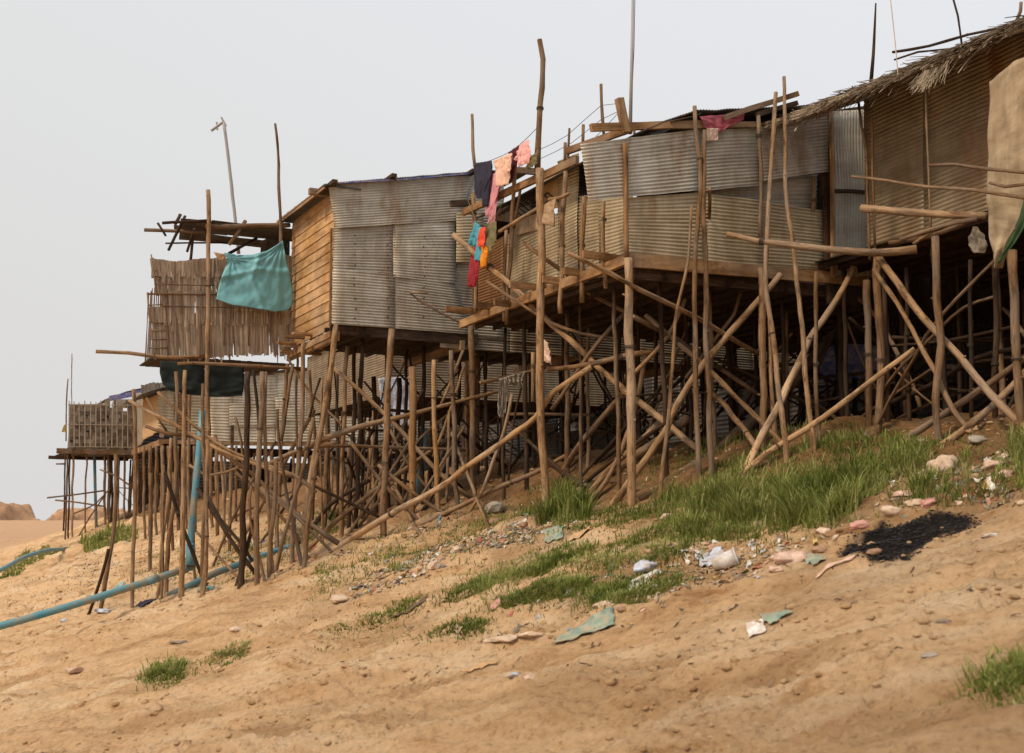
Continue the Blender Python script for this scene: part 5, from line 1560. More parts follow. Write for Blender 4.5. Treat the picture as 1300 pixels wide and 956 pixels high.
# ================================================================== blue pipes
def pipe(name, pts, r, label, parts=()):
    mb = MB(); P = smoothpath(pts, 0.5, 0.0)
    mb.tube(P, r, 14)
    o = mb.build(name, M['pvc'], None, smooth=True, base=pts[0])
    tag(o, label, 'pipe')
    return o, P
Yp = 29.0
j_ = hit(239, 722, 29.5)
p1 = [hit(-60, 812, 26.5), hit(0, 795, 26.9), hit(80, 772, 27.5), hit(160, 747, 28.4), hit(236, 722, 29.5)]
o, P = pipe('drain_pipe', p1, 0.085, 'long blue drain pipe lying down the slope to the left edge')
mb = MB(); mb.tube([P[-1] - (P[-1] - P[-2]).normalized() * 0.22, P[-1] + (P[-1] - P[-2]).normalized() * .03], 0.108, 14); mb.build('pipe_collar', M['pvc'], o, smooth=True)
mb = MB(); q_ = len(P) * 2 // 3; mb.tube([P[q_], P[q_] + (P[q_ + 1] - P[q_]).normalized() * .3], 0.10, 14); mb.build('pipe_collar', M['pvc'], o, smooth=True)
o, P = pipe('drain_pipe', [hit(241, 724, 29.6), hit(242, 690, 29.7), hit(246, 640, 29.9), hit(252, 580, 30.2), hit(257, 522, 30.5)], 0.085, 'upright blue drain pipe rising to the balcony')
mb = MB(); mb.tube([P[0], P[1]], 0.108, 14); mb.build('pipe_collar', M['pvc'], o, smooth=True)
mb = MB(); c_ = hit(244, 690, 29.6)
mb.tube([hit(238, 692, 29.5), hit(246, 693, 29.5)], 0.02, 6); mb.tube([hit(237, 718, 29.4), hit(247, 719, 29.4)], 0.025, 6); mb.build('wire_tie', M['pole_dark'], o)
pipe('drain_pipe', [hit(212, 757, 29.6), hit(240, 744, 29.9), hit(274, 727, 30.5), hit(310, 714, 31.3), hit(366, 695, 33.0), hit(430, 676, 35)], 0.085, 'second blue grey drain pipe running under the stilts')
pipe('thin_pipe', [hit(-40, 742, 44), hit(0, 724, 46), hit(30, 708, 50), hit(60, 699, 55), hit(85, 697, 60)], 0.09, 'narrow pale blue pipe far down at the left edge')
pipe('drain_pipe', [hit(530, 630, 33), hit(534, 600, 33), hit(538, 570, 33.2), hit(540, 545, 33.4)], 0.11, 'short blue pipe standing in shade behind the posts')

# ================================================================== antennas and lines
t = empty('antenna_mast', hit(303, 320, 36), 'thin aerial mast with a small bent head behind the balcony', 'aerial')
mb = pole_mesh([hit(284, 155, 36), hit(291, 210, 36), hit(298, 275, 36), hit(303, 322, 36)], 0.05, 0.055, 0.01, 6, False); mb.build('mast', M['alu'], t, smooth=True)
mb = MB(); mb.tube([hit(268, 166, 36), hit(283, 155, 36)], 0.045, 6); mb.tube([hit(276, 165, 36), hit(275, 155, 36)], 0.03, 5); mb.tube([hit(281, 149, 36), hit(287, 160, 36)], 0.03, 5); mb.build('aerial_head', M['alu'], t)
t = empty('antenna_mast', hit(800, 165, 25), 'very tall thin metal mast rising behind the beam stub', 'aerial')
mb = MB(); mb.tube([hit(804, -25, 25), hit(802, 80, 25), hit(800, 170, 25)], [0.03, 0.035, 0.045], 7); mb.build('mast', M['alu'], t, smooth=True)
mb = MB(); mb.tube([hit(806.5, -25, 25), hit(805, 60, 25), hit(801, 150, 25)], 0.008, 4); mb.build('cable', M['wire'], t)
def line(name, pts, r, label, mat='wire', cat='line', group=None):
    mb = MB(); mb.tube(smoothpath(pts, 0.5, 0), r, 5); o = mb.build(name, M[mat], None, base=pts[0]); tag(o, label, cat, group)
line('clothesline', [hit(600, 210, U1), hit(625, 203, U1), hit(655, 188, U1), hit(684, 160, U1)], 0.008, 'sagging line that carries the upper laundry', cat='clothesline')
line('clothesline', [hit(594, 254, U2), hit(604, 281, U2), hit(618, 286, U2), hit(632, 270, U2), hit(645, 240, U2)], 0.008, 'drooping string that carries the lower bunch of laundry', cat='clothesline')
line('wire', [hit(685, 190, ('u', 12.4)), hit(720, 172, ('u', 12.4)), hit(763, 134, ('u', 12.6)), hit(788, 131, ('u', 12.6))], 0.007, 'upper slack wire from the crooked pole to the beam stub', cat='wire')
line('wire', [hit(685, 202, ('u', 12.4)), hit(725, 182, ('u', 12.4)), hit(763, 152, ('u', 12.6)), hit(788, 140, ('u', 12.6))], 0.007, 'lower slack wire from the crooked pole to the beam stub', cat='wire')
line('wire', [hit(747, 183, ('u', 12.9)), hit(765, 165, ('u', 12.9)), hit(790, 138, ('u', 12.9))], 0.007, 'short wire slanting up to the beam stub', cat='wire')
line('string', [hit(1130, -5, 20), hit(1136, 50, 20), hit(1140, 95, 20)], 0.009, 'pale straight string above the straw eave', 'cream', 'string')

# ================================================================== grass
def project(X, Y, Z):
    cp, sp = math.cos(PITCH), math.sin(PITCH)
    f = Y * cp + Z * sp; up = -Y * sp + Z * cp
    return 650 + F * X / f, 433 - F * up / f


blades = {'grass': [], 'drygrass': []}


def grass_patch(poly, dens, hmin, hmax, mat='grass', thr=-0.1, ns=0.9, bend=0.95, wid=(0.006, 0.013), seed=1):
    """blades on the ground inside an outline of the photo; dens per square metre"""
    ps = []
    for (x, y) in poly:
        p = hit(x, y, 'g'); ps.append((p.x, p.y))
    ps = np.array(ps)
    # the same outline, as a polygon on the ground
    x0, y0 = ps.min(0) - .1; x1, y1 = ps.max(0) + .1
    n = int((x1 - x0) * (y1 - y0) * dens * 0.8)
    X = rng.uniform(x0, x1, n); Y = rng.uniform(y0, y1, n)
    k_ = inpoly(X, Y, [tuple(q) for q in ps])
    nn = fbm(X * ns, Y * ns, 4, seed)
    k_ &= rng.uniform(0, 1, n) < sstep(thr - 0.12, thr + 0.38, nn + 0.35 * fbm(X * 3.1, Y * 3.1, 2, seed + 40))
    X, Y, nn = X[k_], Y[k_], nn[k_]
    n = len(X)
    if n == 0: return
    cl = np.clip(0.55 + 1.1 * fbm(X * 2.3, Y * 2.3, 3, seed + 5), 0.25, 1.3)
    h = rng.uniform(hmin, hmax, n) * cl
    az = rng.uniform(0, 2 * np.pi, n); b = rng.uniform(0.1, bend, n) * h; h = h * rng.choice([0.6, 1.0, 1.0, 1.5], n)
    w = rng.uniform(wid[0], wid[1], n)
    Z = terr(X, Y) - 0.03
    blades[mat].append(np.stack([X, Y, Z, h, az, b, w], 1))


gr = grass_patch
# tall bright grass on the right
gr([(830, 640), (905, 596), (960, 560), (1100, 552), (1190, 566), (1215, 580), (1140, 606), (1085, 655), (1010, 662), (900, 672), (840, 676)], 1092, 0.10, 0.34, thr=-0.44, seed=2)
gr([(700, 660), (760, 640), (840, 632), (930, 650), (870, 690), (780, 680), (700, 690)], 1092, 0.07, 0.2, thr=-0.32, seed=3)
gr([(780, 700), (820, 672), (900, 665), (960, 672), (900, 690), (860, 700), (820, 716), (740, 724)], 1092, 0.07, 0.2, thr=-0.38, seed=4)
gr([(980, 640), (1090, 636), (1085, 668), (1020, 672)], 1092, 0.2, 0.45, thr=-0.52, seed=5)
gr([(692, 648), (702, 632), (735, 634), (748, 652), (720, 666), (696, 664)], 1352, 0.25, 0.6, thr=-0.72, seed=6, bend=0.7)
gr([(1150, 616), (1215, 612), (1200, 634), (1160, 640)], 858, 0.15, 0.3, thr=-0.52, seed=7)
gr([(1280, 560), (1310, 545), (1340, 600), (1310, 632), (1288, 612)], 1092, 0.2, 0.42, thr=-0.47, seed=8)
gr([(1100, 552), (1236, 545), (1310, 530), (1310, 560), (1180, 580)], 572, 0.1, 0.25, thr=-0.32, seed=9)
gr([(1250, 848), (1310, 835), (1330, 900), (1230, 900)], 1690, 0.06, 0.16, thr=-0.37, seed=10)
gr([(1160, 868), (1210, 860), (1230, 890), (1150, 890)], 780, 0.05, 0.12, thr=-0.22, seed=31)
gr([(1060, 690), (1010, 700), (900, 700), (960, 680), (1050, 670)], 520, 0.05, 0.12, thr=-0.17, seed=11)
# bands across the sand
gr([(634, 764), (690, 744), (745, 740), (740, 748), (690, 760), (650, 770)], 2470, 0.05, 0.13, thr=-1, seed=12)
gr([(740, 758), (790, 742), (856, 734), (852, 746), (800, 762), (760, 768)], 2470, 0.05, 0.14, thr=-1, seed=13)
gr([(560, 762), (600, 735), (680, 716), (735, 700), (720, 716), (650, 738), (600, 752)], 1248, 0.05, 0.17, thr=-0.35, seed=14)
gr([(540, 806), (580, 794), (622, 784), (610, 794), (570, 806)], 2340, 0.04, 0.10, thr=-1, seed=15)
gr([(420, 800), (480, 775), (530, 760), (540, 772), (470, 795)], 676, 0.04, 0.10, thr=-0.17, seed=16)
gr([(180, 868), (190, 846), (225, 838), (235, 862), (215, 876)], 1612, 0.08, 0.2, thr=-1, seed=17)
gr([(250, 840), (300, 824), (320, 830), (290, 850)], 676, 0.05, 0.12, thr=-0.32, seed=18)
gr([(390, 735), (410, 716), (430, 716), (420, 740)], 1040, 0.06, 0.15, thr=-0.42, seed=19)
# under the houses
gr([(388, 668), (430, 646), (440, 660), (410, 684), (390, 690)], 624, 0.1, 0.35, thr=-0.52, seed=20)
gr([(480, 700), (560, 680), (620, 650), (690, 640), (700, 656), (620, 672), (560, 700), (500, 730)], 832, 0.05, 0.2, thr=-0.22, seed=21)
gr([(340, 660), (420, 640), (400, 700), (300, 740)], 286, 0.05, 0.2, thr=-0.17, seed=22)
gr([(280, 690), (320, 680), (330, 715), (270, 725)], 780, 0.05, 0.16, thr=-0.42, seed=24)
gr([(100, 690), (140, 672), (170, 672), (176, 684), (120, 700)], 156, 0.2, 0.6, thr=-0.52, seed=25, wid=(0.02, .04))
gr([(0, 735), (30, 702), (90, 696), (60, 706), (10, 732)], 208, 0.1, 0.35, thr=-0.52, seed=26, wid=(0.02, .035))
gr([(700, 640), (960, 560), (1100, 540), (900, 560), (760, 610)], 390, 0.08, 0.3, thr=-0.32, seed=27)
gr([(170, 700), (260, 690), (250, 740), (150, 760)], 104, 0.05, 0.14, thr=-0.14, seed=28)
gr([(560, 700), (700, 640), (960, 560), (1250, 540), (1300, 640), (1100, 690), (900, 720), (700, 740), (560, 760)], 260, 0.04, 0.16, thr=-0.12, seed=51)
gr([(640, 680), (760, 650), (1000, 640), (1010, 690), (860, 712), (700, 722), (640, 712)], 420, 0.05, 0.16, thr=-0.2, seed=52)
gr([(380, 700), (620, 640), (720, 620), (700, 660), (560, 720), (380, 780)], 200, 0.04, 0.16, thr=-0.05, seed=53)
gr([(880, 640), (1000, 610), (1110, 600), (1090, 650), (1000, 668), (900, 668)], 150, 0.3, 0.55, thr=-0.2, seed=54)
gr([(400, 820), (640, 740), (900, 720), (760, 770), (560, 830)], 90, 0.03, 0.10, thr=0.05, seed=55)
def tufts(poly, n, per, spread, hmin, hmax, wid=(0.005, 0.011)):
    c_ = 0; xs = [p[0] for p in poly]; ys = [p[1] for p in poly]; A = []
    while c_ < n:
        x, y = random.uniform(min(xs), max(xs)), random.uniform(min(ys), max(ys))
        if not inpoly(np.array([x]), np.array([y]), poly)[0]: continue
        p = hit(x, y, 'g'); c_ += 1
        m = int(per * random.uniform(.5, 1.5)); sp = spread * random.uniform(.5, 1.4)
        X = rng.normal(p.x, sp, m); Y = rng.normal(p.y, sp, m)
        h = rng.uniform(hmin, hmax, m) * random.uniform(.6, 1.3)
        # blades lean out of the tuft's middle
        az = np.arctan2(Y - p.y, X - p.x) + rng.normal(0, .7, m)
        A.append(np.stack([X, Y, terr(X, Y) - 0.02, h, az, rng.uniform(.2, 1.0, m) * h, rng.uniform(*wid, m)], 1))
    blades['grass'].append(np.concatenate(A))


tufts([(634, 766), (690, 746), (745, 740), (742, 750), (690, 762), (645, 772)], 150, 26, 0.14, 0.03, 0.13)
tufts([(740, 760), (790, 744), (858, 734), (854, 746), (800, 762), (760, 770)], 160, 26, 0.14, 0.03, 0.14)
tufts([(560, 764), (600, 738), (680, 718), (737, 700), (724, 716), (650, 740), (600, 755)], 150, 26, 0.14, 0.04, 0.15)
tufts([(540, 808), (580, 796), (622, 784), (612, 796), (570, 808)], 60, 26, 0.12, 0.03, 0.09)
tufts([(415, 802), (480, 778), (530, 762), (540, 774), (470, 797)], 55, 26, 0.13, 0.03, 0.10)
tufts([(178, 864), (190, 846), (225, 838), (240, 858), (215, 872)], 40, 26, 0.12, 0.05, 0.17)
tufts([(255, 842), (290, 824), (316, 828), (290, 846)], 22, 35, 0.08, 0.04, 0.10)
tufts([(880, 650), (1000, 610), (1110, 600), (1085, 664), (960, 672)], 60, 55, 0.07, 0.22, 0.5, (0.006, 0.012))
tufts([(690, 664), (700, 640), (735, 640), (750, 664)], 14, 90, 0.08, 0.3, 0.65, (0.006, 0.013))
tufts([(800, 690), (900, 640), (1000, 610), (1200, 570), (1100, 640), (950, 690)], 120, 40, 0.08, 0.08, 0.28)
tufts([(1248, 858), (1290, 838), (1310, 846), (1310, 880), (1240, 880)], 34, 30, 0.10, 0.05, 0.14)
tufts([(700, 700), (820, 680), (900, 690), (860, 712), (760, 728), (690, 722)], 70, 40, 0.08, 0.05, 0.16)
tufts([(380, 760), (700, 690), (900, 700), (1040, 690), (860, 770), (560, 830), (400, 820)], 110, 10, 0.12, 0.02, 0.09)
tufts([(60, 760), (170, 700), (380, 700), (330, 740), (160, 770)], 90, 12, 0.15, 0.04, 0.14)
tufts([(380, 720), (560, 660), (700, 630), (680, 665), (540, 715), (400, 760)], 120, 16, 0.14, 0.04, 0.16)
tufts([(1130, 600), (1240, 575), (1300, 560), (1300, 620), (1200, 640), (1140, 640)], 50, 22, 0.10, 0.05, 0.22)
# sparse dry stalks
gr([(430, 760), (700, 700), (900, 690), (860, 720), (560, 830)], 60, 0.06, 0.2, 'drygrass', thr=0.0, seed=33)
gr([(900, 680), (1100, 560), (1280, 560), (1280, 640), (1000, 690)], 170, 0.06, 0.3, 'drygrass', thr=-0.1, seed=34)
gr([(0, 760), (120, 700), (400, 690), (360, 740), (100, 800)], 30, 0.06, 0.2, 'drygrass', thr=0.05, seed=35)

for key, lab in (('grass', 'fresh green grass in patches on the sandy bank'), ('drygrass', 'sparse dry yellow stalks among the green grass')):
    A = np.concatenate(blades[key]); n = len(A)
    X, Y, Z, h, az, b, w = A.T
    dx, dy = np.cos(az), np.sin(az); sx, sy = -dy, dx
    L0 = []
    for (t, q, ww) in ((0, 0, 1), (0.45, 0.2, 0.85), (0.8, 0.6, 0.55), (1.0, 1.0, 0.0)):
        cx, cy, cz = X + dx * b * q, Y + dy * b * q, Z + h * t * (1 - 0.12 * q)
        if ww > 0:
            L0.append(np.stack([cx - sx * w * ww, cy - sy * w * ww, cz], 1)); L0.append(np.stack([cx + sx * w * ww, cy + sy * w * ww, cz], 1))
        else: L0.append(np.stack([cx, cy, cz], 1))
    V = np.stack(L0, 1).reshape(-1, 3)
    k_ = np.arange(n)[:, None] * 7
    T = np.concatenate([k_ + np.array([[0, 1, 3]]), k_ + np.array([[0, 3, 2]]), k_ + np.array([[2, 3, 5]]), k_ + np.array([[2, 5, 4]]), k_ + np.array([[4, 5, 6]])], 0)
    r_ = np.clip(rng.normal(0.45, 0.22, n) + 0.5 * fbm(X * 1.3, Y * 1.3, 3, 9), 0, 1)
    o = fastmesh('dry_grass' if key == 'drygrass' else 'grass', V, T, M[key], rnd=np.tile(r_, 5))
    tag(o, lab, 'grass', None, 'stuff')
    print(key, n)

# ================================================================== clods, stones, litter
def lump(bm_r, seed, flat=0.6, sub=2, rough=0.35, stretch=1.0):
    bm = bmesh.new(); bmesh.ops.create_icosphere(bm, subdivisions=sub, radius=1.0)
    for v in bm.verts:
        n = mnoise.noise(v.co * 1.3 + Vector((seed, 0, 0))) * rough * 1.4 + mnoise.noise(v.co * 3.1 + Vector((0, seed, 0))) * rough * 0.8
        v.co *= (1 + n)
        v.co.z *= flat; v.co.x *= stretch
    return bm


# loose clods of clay: one object
def scatter_clods(name, n, spots, rmin, rmax, mat, label):
    protos = []
    for s in range(5):
        bm = lump(1, s * 3.3, 0.6, 1, 0.4)
        bm.verts.ensure_lookup_table()
        protos.append((np.array([v.co[:] for v in bm.verts]), np.array([[v.index for v in f.verts] for f in bm.faces])))
        bm.free()
    VV = []; FF = []; base = 0
    for i in range(n):
        X, Y, sc = spots()
        r = random.uniform(rmin, rmax) * random.random() ** 1.2 * sc + rmin
        v, f = protos[i % 5]
        a = random.uniform(0, 6.28); ca, sa = math.cos(a), math.sin(a)
        q = v * r; q = np.stack([q[:, 0] * ca - q[:, 1] * sa, q[:, 0] * sa + q[:, 1] * ca, q[:, 2]], 1)
        z = float(terr(X, Y))
        VV.append(q + np.array([X, Y, z])); FF.append(f + base); base += len(v)
    o = fastmesh(name, np.concatenate(VV), np.concatenate(FF), mat, smooth=False, attrs={'shade_dirt': np.zeros(base)})
    tag(o, label, 'soil', None, 'stuff')


def clodspot():
    while True:
        Y = random.uniform(10, 40) if random.random() < .85 else random.uniform(40, 70)
        X = random.uniform(-0.46, 0.45) * Y
        u = NX * X + NY * Y
        if 0 < u < 16 and float(fbm(np.array([X * .5]), np.array([Y * .5]), 3, 66)[0]) > -0.12 + random.uniform(-.2, .2):
            return X, Y, 1.0 + Y / 60
scatter_clods('clay_clods', 7000, clodspot, 0.006, 0.06, M['ground'], 'small crumbled clods of clay strewn over the bank')
_ap = [hit(x_, y_, 'g') for x_, y_ in ASH]; _ap = [(q.x, q.y) for q in _ap]
def ashspot():
    while True:
        x = random.uniform(min(q[0] for q in _ap), max(q[0] for q in _ap)); y = random.uniform(min(q[1] for q in _ap), max(q[1] for q in _ap))
        if inpoly(np.array([x + random.gauss(0, .05)]), np.array([y + random.gauss(0, .1)]), _ap)[0]: return x, y, 1
scatter_clods('ash_heap', 2600, ashspot, 0.005, 0.026, M['ash'], 'patch of black burnt ash and charred scraps on the sand')


# trodden rubbish and fallen twigs too many to count
def zone_pts(poly, n, jit=0.0):
    q = [hit(x_, y_, 'g') for x_, y_ in poly]; q = [(p.x, p.y) for p in q]
    a = np.array(q); out = np.zeros((0, 2))
    while len(out) < n:
        P = rng.uniform(a.min(0), a.max(0), (n * 2, 2))
        k_ = inpoly(P[:, 0], P[:, 1], q) & (fbm(P[:, 0] * 1.3, P[:, 1] * 1.3, 3, 88) > rng.uniform(-.5, .25, n * 2))
        out = np.concatenate([out, P[k_]])
    return out[:n]


def flakes(name, pts, smin, smax, mat, label, longish=1.0):
    n = len(pts); X, Y = pts.T
    X = X[:, None]; Y = Y[:, None]
    g = 3
    gx, gy = np.meshgrid(np.linspace(-1, 1, g), np.linspace(-1, 1, g)); gx = gx.ravel()[None]; gy = gy.ravel()[None]
    sz = rng.uniform(smin, smax, (n, 1)) * rng.uniform(.5, 1, (n, 1)); az = rng.uniform(0, 6.28, (n, 1))
    lx = gx * (1 + rng.normal(0, .25, (n, 9))) * sz * longish; ly = gy * (1 + rng.normal(0, .3, (n, 9))) * sz * .6
    lz = rng.uniform(0, 0.9, (n, 9)) * sz + lx * rng.normal(0, .2, (n, 1))
    wx = X + lx * np.cos(az) - ly * np.sin(az); wy = Y + lx * np.sin(az) + ly * np.cos(az)
    wz = terr(wx, wy) + lz + 0.004
    V = np.stack([wx, wy, wz], -1).reshape(-1, 3)
    f = np.array([[0, 1, 4, 3], [1, 2, 5, 4], [3, 4, 7, 6], [4, 5, 8, 7]])
    Fq = (np.arange(n)[:, None, None] * 9 + f[None]).reshape(-1, 4)
    o = fastmesh(name, V, Fq, mat, rnd=np.repeat(rng.uniform(0, 1, n), 4))
    tag(o, label, 'debris', None, 'stuff')


def rub_mat():
    m, nt, b = newmat('mixed_rubbish')
    r = ramp(nt, [(0.0, (0.62, 0.60, 0.56)), (1.0, (0.40, 0.30, 0.2))])
    r.color_ramp.interpolation = 'CONSTANT'
    for p_, c_ in ((0.2, (0.50, 0.42, 0.32)), (0.38, (0.30, 0.235, 0.165)), (0.52, (0.44, 0.50, 0.56)), (0.58, (0.55, 0.33, 0.27)), (0.66, (0.70, 0.69, 0.66)), (0.76, (0.20, 0.17, 0.13)), (0.84, (0.55, 0.43, 0.13)), (0.87, (0.12, 0.27, 0.40)), (0.90, (0.24, 0.34, 0.25)), (0.95, (0.48, 0.12, 0.09))):
        q_ = r.color_ramp.elements.new(p_); q_.color = (*c_, 1)
    nt.links.new(attr(nt, 'rnd'), r.inputs[0])
    n = noise_node(nt, objout(nt), 14, 4, 0.7)
    rr = ramp(nt, [(0.42, (0.55, 0.42, 0.28)), (0.6, (1, 1, 1))]); nt.links.new(n, rr.inputs[0])
    nt.links.new(mixc(nt, 1.0, r.outputs[0], rr.outputs[0], 'MULTIPLY'), b.inputs['Base Color'])
    b.inputs['Roughness'].default_value = 0.7
    return m


M['rubbish'] = rub_mat()
M['twig'] = tint('dead_twig', (0.07, 0.045, 0.028), (0.20, 0.14, 0.09), (0.38, 0.29, 0.19))
Z_RUB = [([(700, 735), (860, 690), (1000, 680), (1080, 690), (980, 735), (760, 770)], 260), ([(1095, 648), (1200, 618), (1290, 600), (1290, 636), (1200, 645)], 90), ([(100, 700), (420, 640), (430, 690), (250, 745), (80, 760)], 500), ([(440, 752), (500, 700), (620, 672), (640, 690), (560, 725), (460, 760)], 630), ([(580, 695), (690, 645), (740, 672), (640, 702)], 525),
         ([(0, 760), (120, 700), (260, 690), (250, 735), (60, 780)], 294), ([(250, 740), (300, 690), (430, 660), (400, 715), (300, 750)], 266),
         ([(400, 690), (560, 640), (700, 610), (690, 640), (560, 680), (420, 720)], 350), ([(1080, 650), (1130, 610), (1290, 575), (1280, 630), (1180, 655)], 140),
         ([(500, 800), (700, 730), (900, 690), (1060, 700), (900, 760), (700, 820)], 112), ([(680, 640), (960, 540), (1250, 520), (1250, 550), (960, 590), (740, 660)], 210)]
flakes('rubbish_debris', np.concatenate([zone_pts(p_, n_) for p_, n_ in Z_RUB]), 0.014, 0.065, M['rubbish'], 'trodden mixed rubbish spread in bands below the stilts')
flakes('fallen_twigs', np.concatenate([zone_pts(p_, int(n_ * 1.6)) for p_, n_ in Z_RUB] + [zone_pts([(100, 860), (500, 760), (1000, 700), (1290, 640), (1290, 850), (700, 860)], 420) ]), 0.006, 0.026, M['twig'], 'dead twigs, bark and straw fallen on the bank', 2.2)


def crumple(name, px, py, w, mat, label, cat, group=None, flat=0.55, stretch=1.3, spin=None, rough=0.4, sub=3, lift=0.3):
    """w = width in the photo's pixels"""
    p = hit(px, py, 'g'); r = w / 2 / F * p.y / stretch
    bm = lump(1, random.uniform(0, 99), flat, sub, rough, stretch)
    me = bpy.data.meshes.new(name)
    for v in bm.verts:
        v.co *= r
        # creases
        v.co += v.normal * (r * 0.10 * mnoise.noise(v.co / r * 6))
    bm.to_mesh(me); bm.free()
    me.materials.append(M[mat])
    o = bpy.data.objects.new(name, me); COL.objects.link(o)
    o.location = p + Vector((0, 0, r * flat * lift)); o.rotation_euler = (random.uniform(-.25, .25), random.uniform(-.25, .1), spin if spin is not None else random.uniform(-.5, .5))
    if sub >= 3: me.polygons.foreach_set('use_smooth', np.ones(len(me.polygons), dtype=bool))
    tag(o, label, cat, group)
    return o


def rag(name, px, py, w, d, mat, label, cat, group=None, spin=0.0, crease=0.12):
    """thin crumpled sheet lying on the slope; w, d in photo pixels / metres deep"""
    p = hit(px, py, 'g'); W = w / F * p.y
    n = 14; mb = MB(); rows = []; sd = random.uniform(0, 99)
    for j in range(n + 1):
        row = []
        for i in range(n + 1):
            s, t = i / n - .5, j / n - .5
            rr = 1 + 0.35 * mnoise.noise(Vector((math.atan2(t, s) * 1.3, sd, 0)))
            x = s * W * rr; y = t * d * rr
            ca, sa = math.cos(spin), math.sin(spin)
            X = p.x + x * ca - y * sa; Y = p.y + x * sa + y * ca
            z = float(terr(X, Y)) + 0.035 + crease * W * (0.6 * mnoise.noise(Vector((s * 5, t * 4, sd))) + 0.4 * abs(mnoise.noise(Vector((s * 11, t * 9, sd)))))
            row.append(Vector((X, Y, z)))
        rows.append(row)
    mb.grid(rows, n, n, lambda i, j: (i * .1, j * .1))
    o = mb.build(name, M[mat], None, smooth=True, base=p)
    s_ = o.modifiers.new('thickness', 'SOLIDIFY'); s_.thickness = 0.008
    return tag(o, label, cat, group)


ST = 'stones and dusty bundles on the grassy slope'
crumple('bundle', 1197, 594, 36, 'cream', 'largest dusty striped bundle in the grass under the crossed braces', 'bundle', ST, 0.75, 1.15, rough=0.25)
crumple('bundle', 1262, 594, 34, 'pink', 'pinkish bundle near the right edge below the thickest post', 'bundle', ST, 0.55, 1.3)
crumple('stone', 1278, 582, 20, 'cream', 'pale stone behind the pinkish bundle', 'stone', ST)
crumple('stone', 1242, 600, 22, 'rock', 'flat stone between the two large bundles', 'stone', ST, 0.45)
crumple('stone', 1242, 560, 28, 'rock', 'grey rock at the foot of the crossed braces', 'stone', ST, 0.5, rough=0.3)
crumple('stone', 1170, 562, 20, 'rock', 'low grey stone under the stout crooked post', 'stone', ST, 0.4)
crumple('stone', 627, 648, 26, 'rock', 'pointed grey rock at the foot of the laundry deck', 'stone', ST, 0.75, 1.1, rough=0.25, sub=2)
crumple('stone', 630, 664, 20, 'brownrock', 'rounded brown stone just below the pointed grey rock', 'stone', ST, 0.6, 1.2, rough=0.15)
crumple('stone', 846, 657, 15, 'cream', 'small pale stone in grass by the corner post', 'stone', ST, 0.6)
crumple('stone', 868, 652, 9, 'brownrock', 'tiny upright brown stone in grass', 'stone', ST, 0.9, 0.9)
crumple('stone', 1112, 703, 22, 'brownrock', 'tan stone at the edge of the burnt ash', 'stone', ST, 0.6)
crumple('stone', 765, 770, 26, 'cream', 'broad buff clod right of the long grass band', 'stone', ST, 0.5)
crumple('stone', 435, 762, 28, 'cream', 'smooth buff boulder sunk in the sand', 'stone', ST, 0.4)
crumple('stone', 98, 852, 26, 'pink', 'pink tinted stone near the bottom left', 'stone', ST, 0.4)
crumple('stone', 1180, 832, 24, 'rock', 'weathered flat stone low on the right slope', 'stone', ST, 0.3, 1.8)
for (x_, y_, w_, m_, lb) in ((960, 668, 16, 'cream', 'pale clod at the lower edge of the tall grass'), (985, 672, 12, 'brownrock', 'brown clod beside the pale one under the tall grass'), (1045, 676, 18, 'cream', 'pale clod between tall grass and ash'),
                           (1215, 612, 16, 'brownrock', 'brown stone left of the right edge grass'), (1228, 632, 12, 'cream', 'small pale stone above the sand edge at right'), (1075, 640, 15, 'pink', 'pinkish stone half hidden in the tall grass'),
                           (1218, 640, 15, 'pink', 'small pinkish stone right of the rose bag'), (1135, 636, 14, 'cream', 'small cream stone left of the pale rag heap'), (1278, 604, 20, 'pink', 'flat pinkish slab at the right edge below the pinkish bundle'),
                           (1122, 618, 13, 'cream', 'small pale stone beside the faded pink bag in tall grass'), (1298, 640, 16, 'cream', 'pale stone at the right edge of the sand'), (1200, 792, 22, 'rock', 'grey crusty stone low on the right slope'),
                           (880, 700, 14, 'cream', 'small pale clod left of the white pot'), (300, 800, 14, 'cream', 'small pale clod on the bare sand at left'), (580, 700, 16, 'cream', 'rounded cream stone low in the rubbish band'),
                           (552, 720, 20, 'cream', 'pale stone in the rubbish band'), (520, 716, 14, 'rock', 'grey stone in the rubbish band'), (665, 668, 13, 'brownrock', 'small brown stone by the deck post'),
                           (1040, 700, 20, 'brownrock', 'rough brown clod left of the ash'), (790, 775, 14, 'brownrock', 'brown clod in the sand right of the buff one'), (1245, 700, 12, 'brownrock', 'lone brown clod below the white scrap')):
    crumple('stone', x_, y_, w_, m_, lb, 'stone', ST, random.uniform(.5, .8), 1.2, rough=0.35, sub=2)
crumple('bag', 1100, 616, 24, 'pink', 'faded pink bag alone in the tall grass', 'bag', None, 0.6)
crumple('bag', 1150, 628, 30, 'pink', 'pale pink rag heap above the burnt ash', 'bag', None, 0.4, 1.6)
crumple('bag', 1180, 640, 26, 'pinkred', 'rose coloured bag right of the pale heap', 'bag', None, 0.5)
crumple('bag', 1162, 640, 24, 'cream', 'cream bag squeezed between the pink heap and rose bag', 'bag', None, 0.5)
crumple('bag', 1131, 652, 24, 'cream', 'rounded off-white bag at the top of the ash', 'bag', None, 0.75, 1.1, rough=0.25)
crumple('bag', 1090, 668, 24, 'pinkred', 'coral pink bag left of the burnt ash', 'bag', None, 0.6)
crumple('bag', 1006, 712, 48, 'pink', 'large dusty pink sack lying near the middle of the slope', 'bag', None, 0.5, 1.35, spin=0.5)
crumple('bag', 987, 724, 22, 'pink', 'small pink lump at the lower end of the pink sack', 'bag', None, 0.5)
rag('rag', 1034, 712, 18, 0.5, 'teal', 'dark teal rag behind the large pink sack', 'rag')
